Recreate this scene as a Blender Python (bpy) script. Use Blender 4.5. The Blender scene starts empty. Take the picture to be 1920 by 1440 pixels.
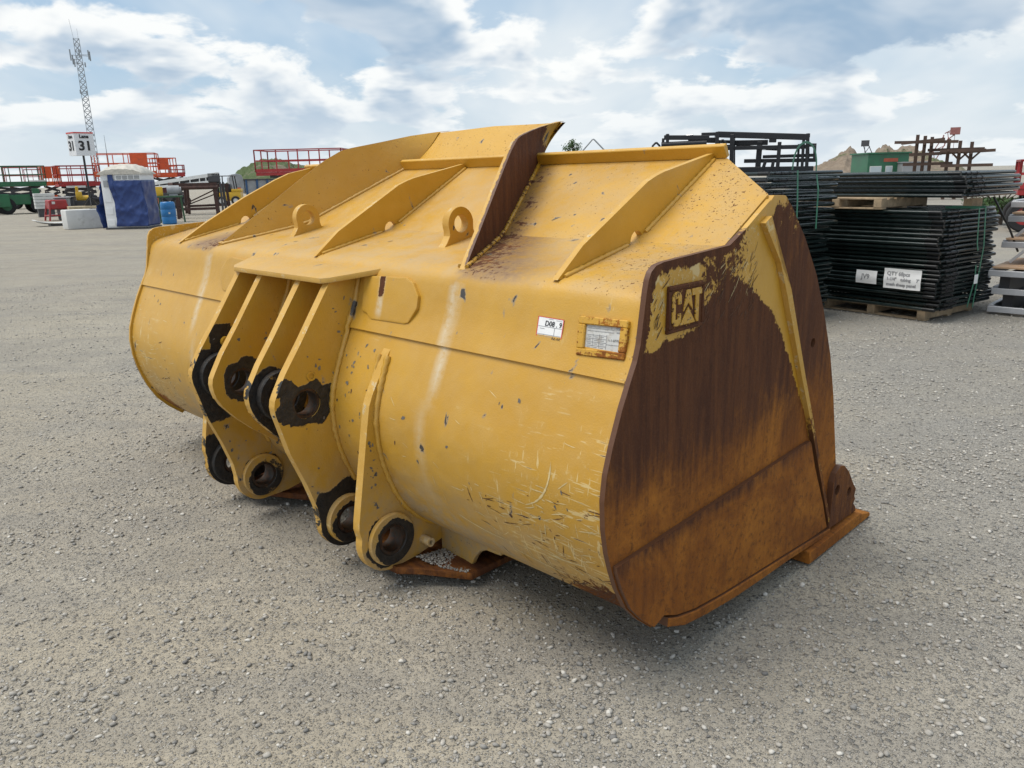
import bpy, bmesh, math, random
import numpy as np
from mathutils import Vector, Matrix
random.seed(7)
rng = np.random.default_rng(7)
SC = bpy.context.scene
COL = SC.collection
R = math.radians

# ------------------------------------------------------------------ camera
FPX, HORIZ, ROLL, CAMH = 1455.0, 331.4, 0.0231, 1.6      # focal length in px of the 1920x1440 photo
PITCH = math.atan((720 - HORIZ) / FPX)
FW = np.array([0, math.cos(PITCH), -math.sin(PITCH)])
_u0 = np.array([0, math.sin(PITCH), math.cos(PITCH)])
_c, _s = math.cos(math.atan(ROLL)), math.sin(math.atan(ROLL))
RT = _c * np.array([1.0, 0, 0]) - _s * _u0
UP = _s * np.array([1.0, 0, 0]) + _c * _u0
CAM = np.array([0, 0, CAMH])
cd = bpy.data.cameras.new('camera')
cd.sensor_fit = 'HORIZONTAL'; cd.sensor_width = 36.0
cd.lens = FPX / 1920 * 36.0
cd.clip_start = 0.05; cd.clip_end = 6000
cam = bpy.data.objects.new('camera', cd); COL.objects.link(cam)
m = Matrix.Identity(4)
for i in range(3):
    m[i][0], m[i][1], m[i][2], m[i][3] = RT[i], UP[i], -FW[i], CAM[i]
cam.matrix_world = m
SC.camera = cam
SC.cycles.max_bounces = 6; SC.cycles.diffuse_bounces = 3; SC.cycles.glossy_bounces = 3
SC.render.resolution_x, SC.render.resolution_y = 1024, 768

# ------------------------------------------------------------------ light and sky
SUN_DIR = Vector((-0.46, -0.10, 1.0)).normalized()       # towards the sun: high, a little to the left, behind thin cloud
SUN_EL = math.asin(SUN_DIR.z)
SUN_AZ = math.atan2(SUN_DIR.x, SUN_DIR.y)
sd = bpy.data.lights.new('sun', 'SUN'); sd.energy = 2.6; sd.angle = R(38); sd.color = (1.0, 0.95, 0.87)
so = bpy.data.objects.new('sun', sd); COL.objects.link(so)
so.rotation_euler = (-SUN_DIR).to_track_quat('-Z', 'Y').to_euler()
SC.view_settings.view_transform = 'Standard'
SC.view_settings.look = 'None'
SC.view_settings.exposure = 0.22
SC.view_settings.gamma = 1.0
SC.view_settings.use_curve_mapping = False

class NT:
    """small helper for node trees"""
    def __init__(s, tree): s.t = tree; s.n = tree.nodes; s.l = tree.links
    def add(s, typ, **kw):
        nd = s.n.new(typ)
        for k, v in kw.items(): setattr(nd, k, v)
        return nd
    def put(s, sock, v):
        if isinstance(v, bpy.types.NodeSocket): s.l.new(v, sock)
        elif v is not None:
            if sock.type == 'RGBA' and isinstance(v, (int, float)): v = (v, v, v, 1)
            if isinstance(v, (tuple, list)) and len(v) == 3 and sock.type == 'RGBA': v = (*v, 1)
            sock.default_value = v
    def math(s, op, a, b=None, c=None, clamp=False):
        nd = s.add('ShaderNodeMath', operation=op, use_clamp=clamp)
        for i, v in enumerate((a, b, c)):
            if v is not None: s.put(nd.inputs[i], v)
        return nd.outputs[0]
    def vmath(s, op, a, b=None):
        nd = s.add('ShaderNodeVectorMath', operation=op)
        if op == 'SCALE': nd.inputs['Scale'].default_value = 0.006
        s.put(nd.inputs[0], a)
        if b is not None: s.put(nd.inputs[1], b)
        return nd.outputs[0]
    def mix(s, f, a, b, blend='MIX'):
        nd = s.add('ShaderNodeMix', data_type='RGBA', blend_type=blend)
        s.put(nd.inputs[0], f); s.put(nd.inputs[6], a); s.put(nd.inputs[7], b)
        return nd.outputs[2]
    def noise(s, vec, scale, detail=3.0, rough=0.55, dist=0.0, dim='3D'):
        nd = s.add('ShaderNodeTexNoise', noise_dimensions=dim)
        if vec is not None: s.put(nd.inputs['Vector'], vec)
        nd.inputs['Scale'].default_value = scale; nd.inputs['Detail'].default_value = detail
        nd.inputs['Roughness'].default_value = rough; nd.inputs['Distortion'].default_value = dist
        return nd.outputs['Fac']
    def ramp(s, f, a, b, lo=0.0, hi=1.0, smooth=True):
        nd = s.add('ShaderNodeMapRange', interpolation_type='SMOOTHSTEP' if smooth else 'LINEAR')
        s.put(nd.inputs[0], f)
        for i, v in enumerate((a, b, lo, hi)): s.put(nd.inputs[1 + i], v)
        return nd.outputs[0]
    def mapping(s, vec, scale=(1, 1, 1), loc=(0, 0, 0), rot=(0, 0, 0)):
        nd = s.add('ShaderNodeMapping')
        s.put(nd.inputs[0], vec); nd.inputs[1].default_value = loc
        nd.inputs[2].default_value = rot; nd.inputs[3].default_value = scale
        return nd.outputs[0]
    def attr(s, name):
        nd = s.add('ShaderNodeAttribute'); nd.attribute_name = name
        return nd.outputs['Fac']
    def bump(s, h, strength=0.3, dist=0.01, nrm=None):
        nd = s.add('ShaderNodeBump'); nd.inputs['Strength'].default_value = strength
        nd.inputs['Distance'].default_value = dist; s.put(nd.inputs['Height'], h)
        if nrm is not None: s.put(nd.inputs['Normal'], nrm)
        return nd.outputs[0]

CLOUD_LOC = (0.35, 0.9, 0.0)
W_ = bpy.data.worlds.new('World'); SC.world = W_; W_.use_nodes = True
w = NT(W_.node_tree); w.n.clear()
sky = w.add('ShaderNodeTexSky', sky_type='NISHITA'); sky.sun_disc = False
sky.sun_elevation = SUN_EL; sky.sun_rotation = SUN_AZ
sky.air_density = 1.0; sky.dust_density = 1.6; sky.ozone_density = 1.6
gen = w.add('ShaderNodeTexCoord').outputs['Generated']
sep = w.add('ShaderNodeSeparateXYZ'); w.put(sep.inputs[0], gen)
zz = w.math('ADD', w.math('MAXIMUM', sep.outputs[2], 0.0), 0.30)
cmb = w.add('ShaderNodeCombineXYZ')
w.put(cmb.inputs[0], w.math('DIVIDE', sep.outputs[0], zz)); w.put(cmb.inputs[1], w.math('DIVIDE', sep.outputs[1], zz))
PL_ = cmb.outputs[0]
def cloud_field(vec, det):
    q = w.mapping(vec, scale=(1.0, 0.9, 1), loc=CLOUD_LOC)
    b1 = w.noise(q, 1.25, 2.0, 0.5, 0.3); d1 = w.noise(q, 2.9, det, 0.55, 0.2)
    return w.math('ADD', w.math('MULTIPLY', d1, 0.62), w.math('MULTIPLY', b1, 0.50))
dens = cloud_field(PL_, 6.0)
above = cloud_field(w.vmath('MULTIPLY', PL_, (0.945, 0.945, 1.0)), 4.0)      # the cloud a little higher in the sky
body = w.ramp(dens, 0.515, 0.565)
shade = w.ramp(w.math('ADD', w.math('MULTIPLY', above, 0.75), w.math('MULTIPLY', dens, 0.25)), 0.525, 0.625)
shade = w.math('MULTIPLY', shade, w.ramp(w.noise(PL_, 2.2, 4.0, 0.6, 0.3), 0.33, 0.62, 0.60, 1.0))
lit = w.mix(shade, (8.6, 8.7, 8.6), (2.9, 4.1, 5.5))
veil = w.ramp(w.noise(w.mapping(PL_, scale=(0.9, 0.5, 1), loc=(3.1, 1.7, 0)), 1.1, 5.0, 0.55, 0.2), 0.40, 0.64, 0.12, 0.92)
skyc = w.mix(veil, w.mix(0.6, sky.outputs[0], (3.3, 5.2, 7.2)), (7.0, 7.5, 7.8))
both = w.mix(w.math('MULTIPLY', body, 0.95), skyc, lit)
haze = w.ramp(sep.outputs[2], 0.0, 0.15, 1.0, 0.0)
hz = w.mix(w.math('MULTIPLY', haze, 0.70), both, (7.2, 7.7, 8.0))
bg = w.add('ShaderNodeBackground'); w.put(bg.inputs[0], hz); bg.inputs[1].default_value = 0.1
wo = w.add('ShaderNodeOutputWorld'); w.l.new(bg.outputs[0], wo.inputs[0])

# ------------------------------------------------------------------ pixel -> place
def ray(px, py):
    d = FW * FPX + RT * (px - 960) + UP * (720 - py)
    return d / np.linalg.norm(d)
def gp(px, py, z=0.0):
    d = ray(px, py); t = (z - CAMH) / d[2]
    return CAM + t * d
def hdir(px, py=340):
    d = ray(px, py); h = math.hypot(d[0], d[1])
    return np.array([d[0] / h, d[1] / h]), d[2] / h
def col_at(px, D, py=340):
    h, s = hdir(px, py); return Vector((h[0] * D, h[1] * D, 0))
def zat(px, py, D):
    return CAMH + hdir(px, py)[1] * D
def lx(a, b, D):
    return (col_at(a, D) - col_at(b, D)).length
def yaw_at(px):
    h, _ = hdir(px); return math.atan2(h[1], h[0]) - math.pi / 2

# ------------------------------------------------------------------ object helpers
def tag(o, label=None, cat=None, group=None, kind=None):
    if label: o['label'] = label
    if cat: o['category'] = cat
    if group: o['group'] = group
    if kind: o['kind'] = kind
    return o
def thing(name, label, cat, loc=(0, 0, 0), rz=0.0, group=None):
    o = bpy.data.objects.new(name, None); COL.objects.link(o)
    o.empty_display_size = 0.1
    o.location = loc; o.rotation_euler = (0, 0, rz)
    return tag(o, label, cat, group)
def link(name, me, mat=None, parent=None):
    if mat is not None:
        for mm in (mat if isinstance(mat, (list, tuple)) else [mat]): me.materials.append(mm)
    o = bpy.data.objects.new(name, me); COL.objects.link(o)
    if parent is not None: o.parent = parent
    return o
def copy_tree(o, parent=None):
    c = o.copy(); COL.objects.link(c)
    if parent is not None: c.parent = parent
    for ch in list(o.children): copy_tree(ch, c)
    return c

class MB:
    def __init__(s): s.v = []; s.f = []; s.mi = []
    def face(s, idx, mi=0): s.f.append(idx); s.mi.append(mi)
    def addv(s, *pts):
        b = len(s.v); s.v += [tuple(float(x) for x in p) for p in pts]; return b
    def box(s, x0, x1, y0, y1, z0, z1, mi=0, M=None):
        P = [(x0, y0, z0), (x1, y0, z0), (x1, y1, z0), (x0, y1, z0), (x0, y0, z1), (x1, y0, z1), (x1, y1, z1), (x0, y1, z1)]
        if M is not None: P = [tuple(M @ Vector(p)) for p in P]
        b = s.addv(*P)
        for q in ((0, 3, 2, 1), (4, 5, 6, 7), (0, 1, 5, 4), (1, 2, 6, 5), (2, 3, 7, 6), (3, 0, 4, 7)):
            s.face([b + i for i in q], mi)
        return s
    def bar(s, a, b, wd, ht=None, mi=0, up=(0, 0, 1)):
        a, b = Vector(a), Vector(b); d = b - a; L = d.length
        if L < 1e-6: return s
        d /= L; upv = Vector(up)
        if abs(d.dot(upv)) > 0.98: upv = Vector((1, 0, 0))
        x = d.cross(upv).normalized(); y = x.cross(d)
        M = Matrix((( x.x, d.x, y.x, a.x), (x.y, d.y, y.y, a.y), (x.z, d.z, y.z, a.z), (0, 0, 0, 1)))
        ht = ht or wd
        return s.box(-wd / 2, wd / 2, 0, L, -ht / 2, ht / 2, mi, M)
    def tube(s, pts, r, n=8, mi=0, cap=True, closed=False):
        pts = [Vector(p) for p in pts]; k = len(pts); rings = []
        rr = r if isinstance(r, (list, tuple)) else [r] * k
        prev = None
        for i in range(k):
            if closed: d = (pts[(i + 1) % k] - pts[i - 1])
            else: d = pts[min(i + 1, k - 1)] - pts[max(i - 1, 0)]
            d.normalize()
            if prev is None:
                ref = Vector((0, 0, 1)) if abs(d.z) < 0.95 else Vector((1, 0, 0))
                x = d.cross(ref).normalized()
            else:
                x = (prev - d * prev.dot(d)).normalized()
            prev = x; y = d.cross(x)
            rings.append(s.addv(*[pts[i] + (x * math.cos(2 * math.pi * j / n) + y * math.sin(2 * math.pi * j / n)) * rr[i] for j in range(n)]))
        m_ = k if closed else k - 1
        for i in range(m_):
            a, b = rings[i], rings[(i + 1) % k]
            for j in range(n): s.face([a + j, a + (j + 1) % n, b + (j + 1) % n, b + j], mi)
        if cap and not closed:
            s.face([rings[0] + j for j in range(n)][::-1], mi); s.face([rings[-1] + j for j in range(n)], mi)
        return s
    def cyl(s, a, b, r, n=16, mi=0): return s.tube([a, b], r, n, mi)
    def ring(s, c, axis, r0, r1, L, n=28, mi=0):
        """annulus prism from c along axis for length L"""
        ax = Vector(axis).normalized(); c = Vector(c)
        ref = Vector((0, 0, 1)) if abs(ax.z) < 0.9 else Vector((1, 0, 0))
        x = ax.cross(ref).normalized(); y = ax.cross(x)
        P = []
        for (r, t) in ((r0, 0), (r1, 0), (r1, L), (r0, L)):
            P.append(s.addv(*[c + ax * t + (x * math.cos(2 * math.pi * j / n) + y * math.sin(2 * math.pi * j / n)) * r for j in range(n)]))
        for k in range(4):
            a, b = P[k], P[(k + 1) % 4]
            for j in range(n): s.face([a + j, b + j, b + (j + 1) % n, a + (j + 1) % n], mi)
        return s
    def prism(s, poly, axis, a0, a1, mi=0, rim=None):
        """poly 2-D; axis 0/1/2 is the extrusion axis"""
        def P(p, t):
            q = [p[0], p[1]]; q.insert(axis, t); return q
        n = len(poly); b0 = s.addv(*[P(p, a0) for p in poly]); b1 = s.addv(*[P(p, a1) for p in poly])
        s.face([b0 + i for i in range(n)][::-1], mi); s.face([b1 + i for i in range(n)], mi)
        for i in range(n): s.face([b0 + i, b0 + (i + 1) % n, b1 + (i + 1) % n, b1 + i], mi if rim is None else rim)
        return s
    def grid(s, fn, nu, nv, mi=0):
        b = len(s.v)
        for i in range(nu + 1):
            for j in range(nv + 1): s.v.append(tuple(float(x) for x in fn(i / nu, j / nv)))
        for i in range(nu):
            for j in range(nv):
                a = b + i * (nv + 1) + j
                s.face([a, a + nv + 1, a + nv + 2, a + 1], mi)
        return s
    def build(s, name, mat, parent=None, smooth=40, bevel=0.0, seg=2, attrs=None, recalc=True, cell=0.0):
        me = bpy.data.meshes.new(name)
        me.from_pydata(s.v, [], s.f)
        me.polygons.foreach_set('material_index', s.mi)
        if recalc or bevel or cell:
            bm = bmesh.new(); bm.from_mesh(me)
            if recalc: bmesh.ops.recalc_face_normals(bm, faces=bm.faces)
            if bevel:
                ed = [e for e in bm.edges if len(e.link_faces) == 2 and e.calc_face_angle(0) > R(28)]
                bmesh.ops.bevel(bm, geom=ed, offset=bevel, segments=seg, profile=0.6, affect='EDGES', clamp_overlap=True)
            if cell:
                for ax in range(3):
                    cs = [v.co[ax] for v in bm.verts]; lo, hi = min(cs), max(cs); k = int((hi - lo) / cell)
                    for i in range(1, k + 1):
                        co = [0, 0, 0]; no = [0, 0, 0]; co[ax] = lo + (hi - lo) * i / (k + 1) + 1e-4; no[ax] = 1
                        bmesh.ops.bisect_plane(bm, geom=bm.verts[:] + bm.edges[:] + bm.faces[:], plane_co=co, plane_no=no, dist=1e-6)
            bm.to_mesh(me); bm.free()
        if smooth:
            me.shade_smooth(); me.set_sharp_from_angle(angle=R(smooth))
        if attrs: put_attrs(me, attrs)
        return link(name, me, mat, parent)
def put_attrs(me, fn):
    """fn((n,3) float array of local positions) -> dict of name: array, written as point attributes"""
    n = len(me.vertices); co = np.empty(n * 3); me.vertices.foreach_get('co', co); co = co.reshape(-1, 3)
    for k, a in fn(co).items():
        at = me.attributes.new(k, 'FLOAT', 'POINT'); at.data.foreach_set('value', np.clip(np.asarray(a, dtype=np.float32), -1, 2))
def text_mesh(txt, size, extrude=0.001, bold=0.0, align='CENTER', xs=1.0):
    cu = bpy.data.curves.new('text', 'FONT'); cu.body = txt; cu.size = size; cu.extrude = extrude
    cu.offset = bold; cu.align_x = align; cu.align_y = 'CENTER'; cu.resolution_u = 3
    ob = bpy.data.objects.new('text', cu); COL.objects.link(ob)
    bpy.context.view_layer.update()
    dg = bpy.context.evaluated_depsgraph_get()
    me = bpy.data.meshes.new_from_object(ob.evaluated_get(dg))
    bpy.data.objects.remove(ob); bpy.data.curves.remove(cu)
    for v in me.vertices: v.co.x *= xs
    return me

# ------------------------------------------------------------------ materials
MATS = {}
def simple(name, col, rough=0.5, metal=0.0, var=0.12, scale=3.0, bump=0.0, bscale=40.0, dirt=None, dirt_amt=0.35, spec=0.5):
    if name in MATS: return MATS[name]
    mt = bpy.data.materials.new(name); mt.use_nodes = True; t = NT(mt.node_tree)
    b = t.n['Principled BSDF']; oc = t.add('ShaderNodeTexCoord').outputs['Object']
    n1 = t.noise(oc, scale, 5.0, 0.6)
    c = t.mix(t.ramp(n1, 0.3, 0.72), tuple(x * (1 - var) for x in col), tuple(min(1, x * (1 + var)) for x in col))
    if dirt is not None:
        n2 = t.noise(oc, scale * 2.3, 8.0, 0.7, 0.4)
        c = t.mix(t.ramp(n2, 0.62 - dirt_amt * 0.3, 0.75, 0.0, 0.9), c, dirt)
    t.put(b.inputs['Base Color'], c)
    t.put(b.inputs['Roughness'], t.math('ADD', rough, t.math('MULTIPLY', t.math('SUBTRACT', n1, 0.5), 0.25)))
    b.inputs['Metallic'].default_value = metal
    b.inputs['Specular IOR Level'].default_value = spec
    if bump: t.put(b.inputs['Normal'], t.bump(t.noise(oc, bscale, 4.0, 0.6), bump, 0.01))
    MATS[name] = mt; return mt

def paint_material():
    mt = bpy.data.materials.new('worn_yellow_paint'); mt.use_nodes = True; t = NT(mt.node_tree)
    b = t.n['Principled BSDF']; oc = t.add('ShaderNodeTexCoord').outputs['Object']
    geo = t.add('ShaderNodeNewGeometry')
    rust, grease, scr, streak, dust, orange, speck = (t.attr(k) for k in ('rust', 'grease', 'scr', 'streak', 'dust', 'orange', 'speck'))
    stain = t.attr('stain')
    lo = t.noise(oc, 1.6, 4.0, 0.6, 0.3)
    mid = t.noise(oc, 9.0, 4.0, 0.62, 0.2)
    fine = t.noise(oc, 38.0, 5.0, 0.72)
    vfine = t.noise(oc, 170.0, 2.0, 0.6)
    c = t.mix(t.ramp(lo, 0.3, 0.7), (0.50, 0.262, 0.019), (0.585, 0.325, 0.036))
    c = t.mix(t.ramp(mid, 0.45, 0.8, 0.0, 0.25), c, (0.60, 0.36, 0.085))
    # settled dust
    dm = t.math('MULTIPLY', dust, t.ramp(t.math('ADD', mid, t.math('MULTIPLY', fine, 0.5)), 0.45, 0.95), clamp=True)
    c = t.mix(dm, c, (0.36, 0.29, 0.20))
    # soft rust-brown staining of the paint
    sb = t.ramp(t.math('ADD', t.math('MULTIPLY', fine, 0.75), t.math('MULTIPLY', mid, 0.35)), 0.30, 0.72)
    c = t.mix(t.math('MULTIPLY', stain, t.math('ADD', 0.45, t.math('MULTIPLY', sb, 0.55)), clamp=True), c, t.mix(fine, (0.085, 0.038, 0.022), (0.20, 0.105, 0.055)))
    # scratches: two stretched noises in crossing directions
    s1 = t.noise(t.mapping(oc, scale=(60, 9, 9), rot=(0, 0.5, 0.35)), 1.0, 2.0, 0.7)
    s2 = t.noise(t.mapping(oc, scale=(7, 90, 60), rot=(0.6, 0.2, -0.3)), 1.0, 2.0, 0.7)
    s3 = t.noise(t.mapping(oc, scale=(5, 60, 70), rot=(-0.9, -0.3, 0.5)), 1.0, 2.0, 0.7)
    sm = t.math('MAXIMUM', t.math('MAXIMUM', s1, s2), s3)
    patchy = t.ramp(t.math('ADD', mid, t.math('MULTIPLY', scr, 0.42)), 0.60, 0.86)
    lines = t.ramp(sm, 0.635, 0.66)
    worn = t.ramp(t.math('ADD', fine, t.math('MULTIPLY', scr, 0.10)), 0.66, 0.78, 0.0, 0.5)
    sc_m = t.math('MULTIPLY', patchy, t.math('MAXIMUM', lines, worn), clamp=True)
    c = t.mix(t.math('MULTIPLY', sc_m, t.ramp(scr, 0.02, 0.2)), c, (0.62, 0.45, 0.19))
    gouge = t.math('MULTIPLY', t.math('MULTIPLY', patchy, t.ramp(s3, 0.70, 0.72)), t.ramp(scr, 0.3, 0.6))
    c = t.mix(gouge, c, (0.12, 0.055, 0.025))
    # pale run marks
    stm = t.math('MULTIPLY', streak, t.ramp(t.math('ADD', t.math('MULTIPLY', fine, 0.7), t.math('MULTIPLY', mid, 0.5)), 0.36, 0.66), clamp=True)
    c = t.mix(t.math('MULTIPLY', stm, 0.85), c, (0.62, 0.52, 0.36))
    # rust from the mask attribute, broken up by noise
    brk = t.math('ADD', t.math('MULTIPLY', t.math('SUBTRACT', fine, 0.5), 1.5), t.math('MULTIPLY', t.math('SUBTRACT', mid, 0.5), 0.9))
    brk = t.math('ADD', brk, t.math('MULTIPLY', t.math('SUBTRACT', sm, 0.6), 1.3))
    rm = t.ramp(t.math('ADD', rust, t.math('MULTIPLY', brk, t.math('SUBTRACT', 1.12, t.math('ABSOLUTE', t.math('SUBTRACT', t.math('MULTIPLY', rust, 1.7), 0.85))))), 0.42, 0.60)
    rm = t.math('MULTIPLY', rm, t.ramp(rust, 0.03, 0.12))
    sp2 = t.noise(oc, 95.0, 3.0, 0.65)
    pits = t.ramp(t.math('ADD', t.math('ADD', sp2, t.math('MULTIPLY', mid, 0.25)), t.math('MULTIPLY', speck, 0.10)), 0.835, 0.87)
    rm = t.math('MAXIMUM', rm, t.math('MULTIPLY', pits, t.ramp(speck, 0.05, 0.3)))
    vert = t.noise(t.mapping(oc, scale=(1, 9, 0.9)), 3.2, 4.0, 0.68, 0.3)
    blotch = t.noise(oc, 3.1, 5.0, 0.68, 0.5)
    rc = t.mix(t.ramp(vert, 0.28, 0.74), (0.072, 0.028, 0.0155), (0.130, 0.050, 0.021))
    oc2 = t.mix(t.ramp(blotch, 0.35, 0.68), (0.245, 0.082, 0.015), (0.40, 0.150, 0.023))
    oc2 = t.mix(t.ramp(fine, 0.40, 0.75, 0.0, 0.5), oc2, (0.105, 0.042, 0.016))
    rc = t.mix(t.ramp(t.math('ADD', t.math('ADD', orange, t.math('MULTIPLY', t.math('SUBTRACT', blotch, 0.5), 1.0)), t.math('ADD', t.math('MULTIPLY', t.math('SUBTRACT', vert, 0.5), 0.9), t.math('MULTIPLY', t.math('SUBTRACT', fine, 0.5), 0.8))), 0.20, 0.90), rc, oc2)
    rc = t.mix(t.ramp(t.math('ADD', fine, t.math('MULTIPLY', t.math('SUBTRACT', vfine, 0.5), 0.5)), 0.55, 0.68, 0.0, 0.38), rc, (0.036, 0.016, 0.010))
    rc = t.mix(t.ramp(vfine, 0.5, 0.8, 0.0, 0.35), rc, (0.19, 0.10, 0.055))
    c = t.mix(rm, c, rc)
    # chips: small dark knocks with a grey halo everywhere, denser where the attribute says
    cn = t.noise(t.mapping(oc, scale=(1.0, 1.0, 0.62)), 13.0, 3.0, 0.5, 0.6)
    cn = t.math('ADD', cn, t.math('MULTIPLY', t.math('SUBTRACT', fine, 0.5), 0.16))
    cm = t.ramp(cn, 0.715, 0.730); ch = t.ramp(cn, 0.680, 0.715)
    notrust = t.math('SUBTRACT', 1.0, rm)
    c = t.mix(t.math('MULTIPLY', t.math('MULTIPLY', ch, 0.6), notrust), c, (0.24, 0.21, 0.17))
    c = t.mix(t.math('MULTIPLY', cm, notrust), c, (0.05, 0.042, 0.036))
    # black grease
    gm = t.ramp(t.math('ADD', t.math('ADD', grease, t.math('MULTIPLY', t.math('SUBTRACT', mid, 0.5), 1.0)), t.math('MULTIPLY', t.math('SUBTRACT', fine, 0.5), 0.9)), 0.42, 0.60)
    gm = t.math('MULTIPLY', gm, t.ramp(grease, 0.02, 0.15))
    c = t.mix(gm, c, t.mix(t.ramp(fine, 0.35, 0.75), (0.004, 0.004, 0.0045), (0.030, 0.021, 0.014)))
    t.put(b.inputs['Base Color'], c)
    rg = t.math('ADD', 0.31, t.math('MULTIPLY', fine, 0.16))
    rg = t.mix(rm, rg, 0.80); rg = t.mix(gm, rg, 0.5); rg = t.mix(dm, rg, 0.8)
    t.put(b.inputs['Roughness'], rg)
    t.put(b.inputs['Specular IOR Level'], t.ramp(rm, 0.0, 1.0, 0.6, 0.16, False))
    h = t.math('ADD', t.math('MULTIPLY', vfine, 0.25), t.math('MULTIPLY', t.math('MULTIPLY', rm, fine), 1.5))
    h = t.math('SUBTRACT', h, t.math('MULTIPLY', cm, 0.5))
    h = t.math('ADD', h, t.math('MULTIPLY', t.math('MULTIPLY', gm, t.math('ADD', mid, fine)), 2.2))
    dent = t.bump(t.math('ADD', lo, t.math('MULTIPLY', mid, 0.10)), 0.30, 0.05)
    t.put(b.inputs['Normal'], t.bump(h, 0.45, 0.006, dent))
    return mt
PAINT = paint_material()

def edge_material():
    """cut plate edges: same paint, knocked back to primer and rust along the edge"""
    mt = bpy.data.materials.new('worn_plate_edge'); mt.use_nodes = True; t = NT(mt.node_tree)
    b = t.n['Principled BSDF']; oc = t.add('ShaderNodeTexCoord').outputs['Object']
    fine = t.noise(oc, 24.0, 7.0, 0.7); mid = t.noise(oc, 5.0, 5.0, 0.65)
    rust, grease = t.attr('rust'), t.attr('grease')
    c = t.mix(t.ramp(mid, 0.3, 0.7), (0.52, 0.285, 0.04), (0.60, 0.36, 0.085))
    c = t.mix(t.ramp(fine, 0.56, 0.66, 0.0, 0.8), c, (0.60, 0.50, 0.31))
    c = t.mix(t.ramp(fine, 0.66, 0.69), c, (0.07, 0.035, 0.022))
    c = t.mix(t.ramp(t.math('ADD', rust, t.math('MULTIPLY', t.math('SUBTRACT', fine, 0.5), 1.0)), 0.45, 0.6), c, (0.11, 0.045, 0.02))
    c = t.mix(t.ramp(t.math('ADD', grease, t.math('MULTIPLY', t.math('SUBTRACT', fine, 0.5), 2.4)), 1.0, 1.1), c, (0.012, 0.011, 0.01))
    t.put(b.inputs['Base Color'], c); b.inputs['Roughness'].default_value = 0.5
    t.put(b.inputs['Normal'], t.bump(fine, 0.4, 0.004))
    return mt
EDGE = edge_material()

def ground_material():
    mt = bpy.data.materials.new('gravel_ground'); mt.use_nodes = True; t = NT(mt.node_tree)
    b = t.n['Principled BSDF']; oc = t.add('ShaderNodeTexCoord').outputs['Object']
    stony = t.attr('stony')
    lo = t.noise(oc, 0.35, 3.0, 0.62, 0.4); mid = t.noise(oc, 2.2, 4.0, 0.65, 0.3)
    grain = t.noise(oc, 60.0, 4.0, 0.75)
    trk = t.noise(t.mapping(oc, scale=(0.10, 0.9, 1), rot=(0, 0, R(14))), 1.0, 5.0, 0.65, 0.5)
    c = t.mix(t.ramp(lo, 0.3, 0.7), (0.400, 0.353, 0.276), (0.460, 0.410, 0.322))
    c = t.mix(t.ramp(trk, 0.42, 0.62, 0.0, 0.85), c, (0.325, 0.300, 0.258))
    trk2 = t.noise(t.mapping(oc, scale=(0.35, 3.2, 1), rot=(0, 0, R(14))), 1.0, 4.0, 0.7, 0.4)
    c = t.mix(t.ramp(trk2, 0.46, 0.66, 0.0, 0.40), c, (0.25, 0.236, 0.212))
    c = t.mix(t.ramp(mid, 0.40, 0.70, 0.0, 0.7), c, (0.495, 0.445, 0.355))
    c = t.mix(t.math('MULTIPLY', stony, 0.75), c, (0.355, 0.340, 0.312))
    # small stones bedded in the dirt
    wv = t.add('ShaderNodeTexNoise'); t.put(wv.inputs['Vector'], oc); wv.inputs['Scale'].default_value = 85; wv.inputs['Detail'].default_value = 2
    def stones(scale, seed):
        vn = t.add('ShaderNodeTexVoronoi', feature='F1', distance='MANHATTAN'); t.put(vn.inputs['Vector'], t.vmath('ADD', t.mapping(oc, scale=(1, 1, 0.2), loc=(seed, seed * 2, 0)), t.vmath('SCALE', wv.outputs['Color'])))
        vn.inputs['Scale'].default_value = scale; vn.inputs['Randomness'].default_value = 1.0
        sp = t.add('ShaderNodeSeparateColor'); t.put(sp.inputs[0], vn.outputs['Color'])
        return vn.outputs['Distance'], sp.outputs[0], sp.outputs[1]
    hsum = None
    for scale, seed, keep in ((48, 1.3, 0.60), (95, 4.1, 0.46), (180, 7.7, 0.36)):
        d, r1, r2 = stones(scale, seed)
        kp = t.math('SUBTRACT', keep, t.math('MULTIPLY', stony, 0.22))
        pres = t.ramp(t.math('ADD', r2, t.math('MULTIPLY', t.math('SUBTRACT', mid, 0.5), 0.5)), kp, t.math('ADD', kp, 0.03))
        mask = t.math('MULTIPLY', t.ramp(d, 0.40, 0.56, 1.0, 0.0), pres)
        rcol = t.mix(t.math('POWER', r1, 1.6), (0.135, 0.133, 0.130), (0.60, 0.57, 0.52))
        c = t.mix(t.math('MULTIPLY', mask, 0.78), c, rcol)
        ring = t.math('MULTIPLY', t.ramp(d, 0.48, 0.68, 1.0, 0.0), pres)
        hh = t.math('MULTIPLY', t.math('SUBTRACT', t.math('MULTIPLY', ring, 0.75), t.math('MULTIPLY', t.math('MULTIPLY', d, d), ring)), 42.0 / scale)
        hsum = hh if hsum is None else t.math('MAXIMUM', hsum, hh)
    c = t.mix(t.ramp(grain, 0.38, 0.72, 0.30, 0.0), c, (0.11, 0.10, 0.085))
    t.put(b.inputs['Base Color'], c); b.inputs['Roughness'].default_value = 0.92
    b.inputs['Specular IOR Level'].default_value = 0.2
    h = t.math('ADD', t.math('ADD', hsum, t.math('MULTIPLY', grain, 0.35)), t.math('MULTIPLY', mid, 0.8))
    t.put(b.inputs['Normal'], t.bump(h, 0.95, 0.016))
    return mt

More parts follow.
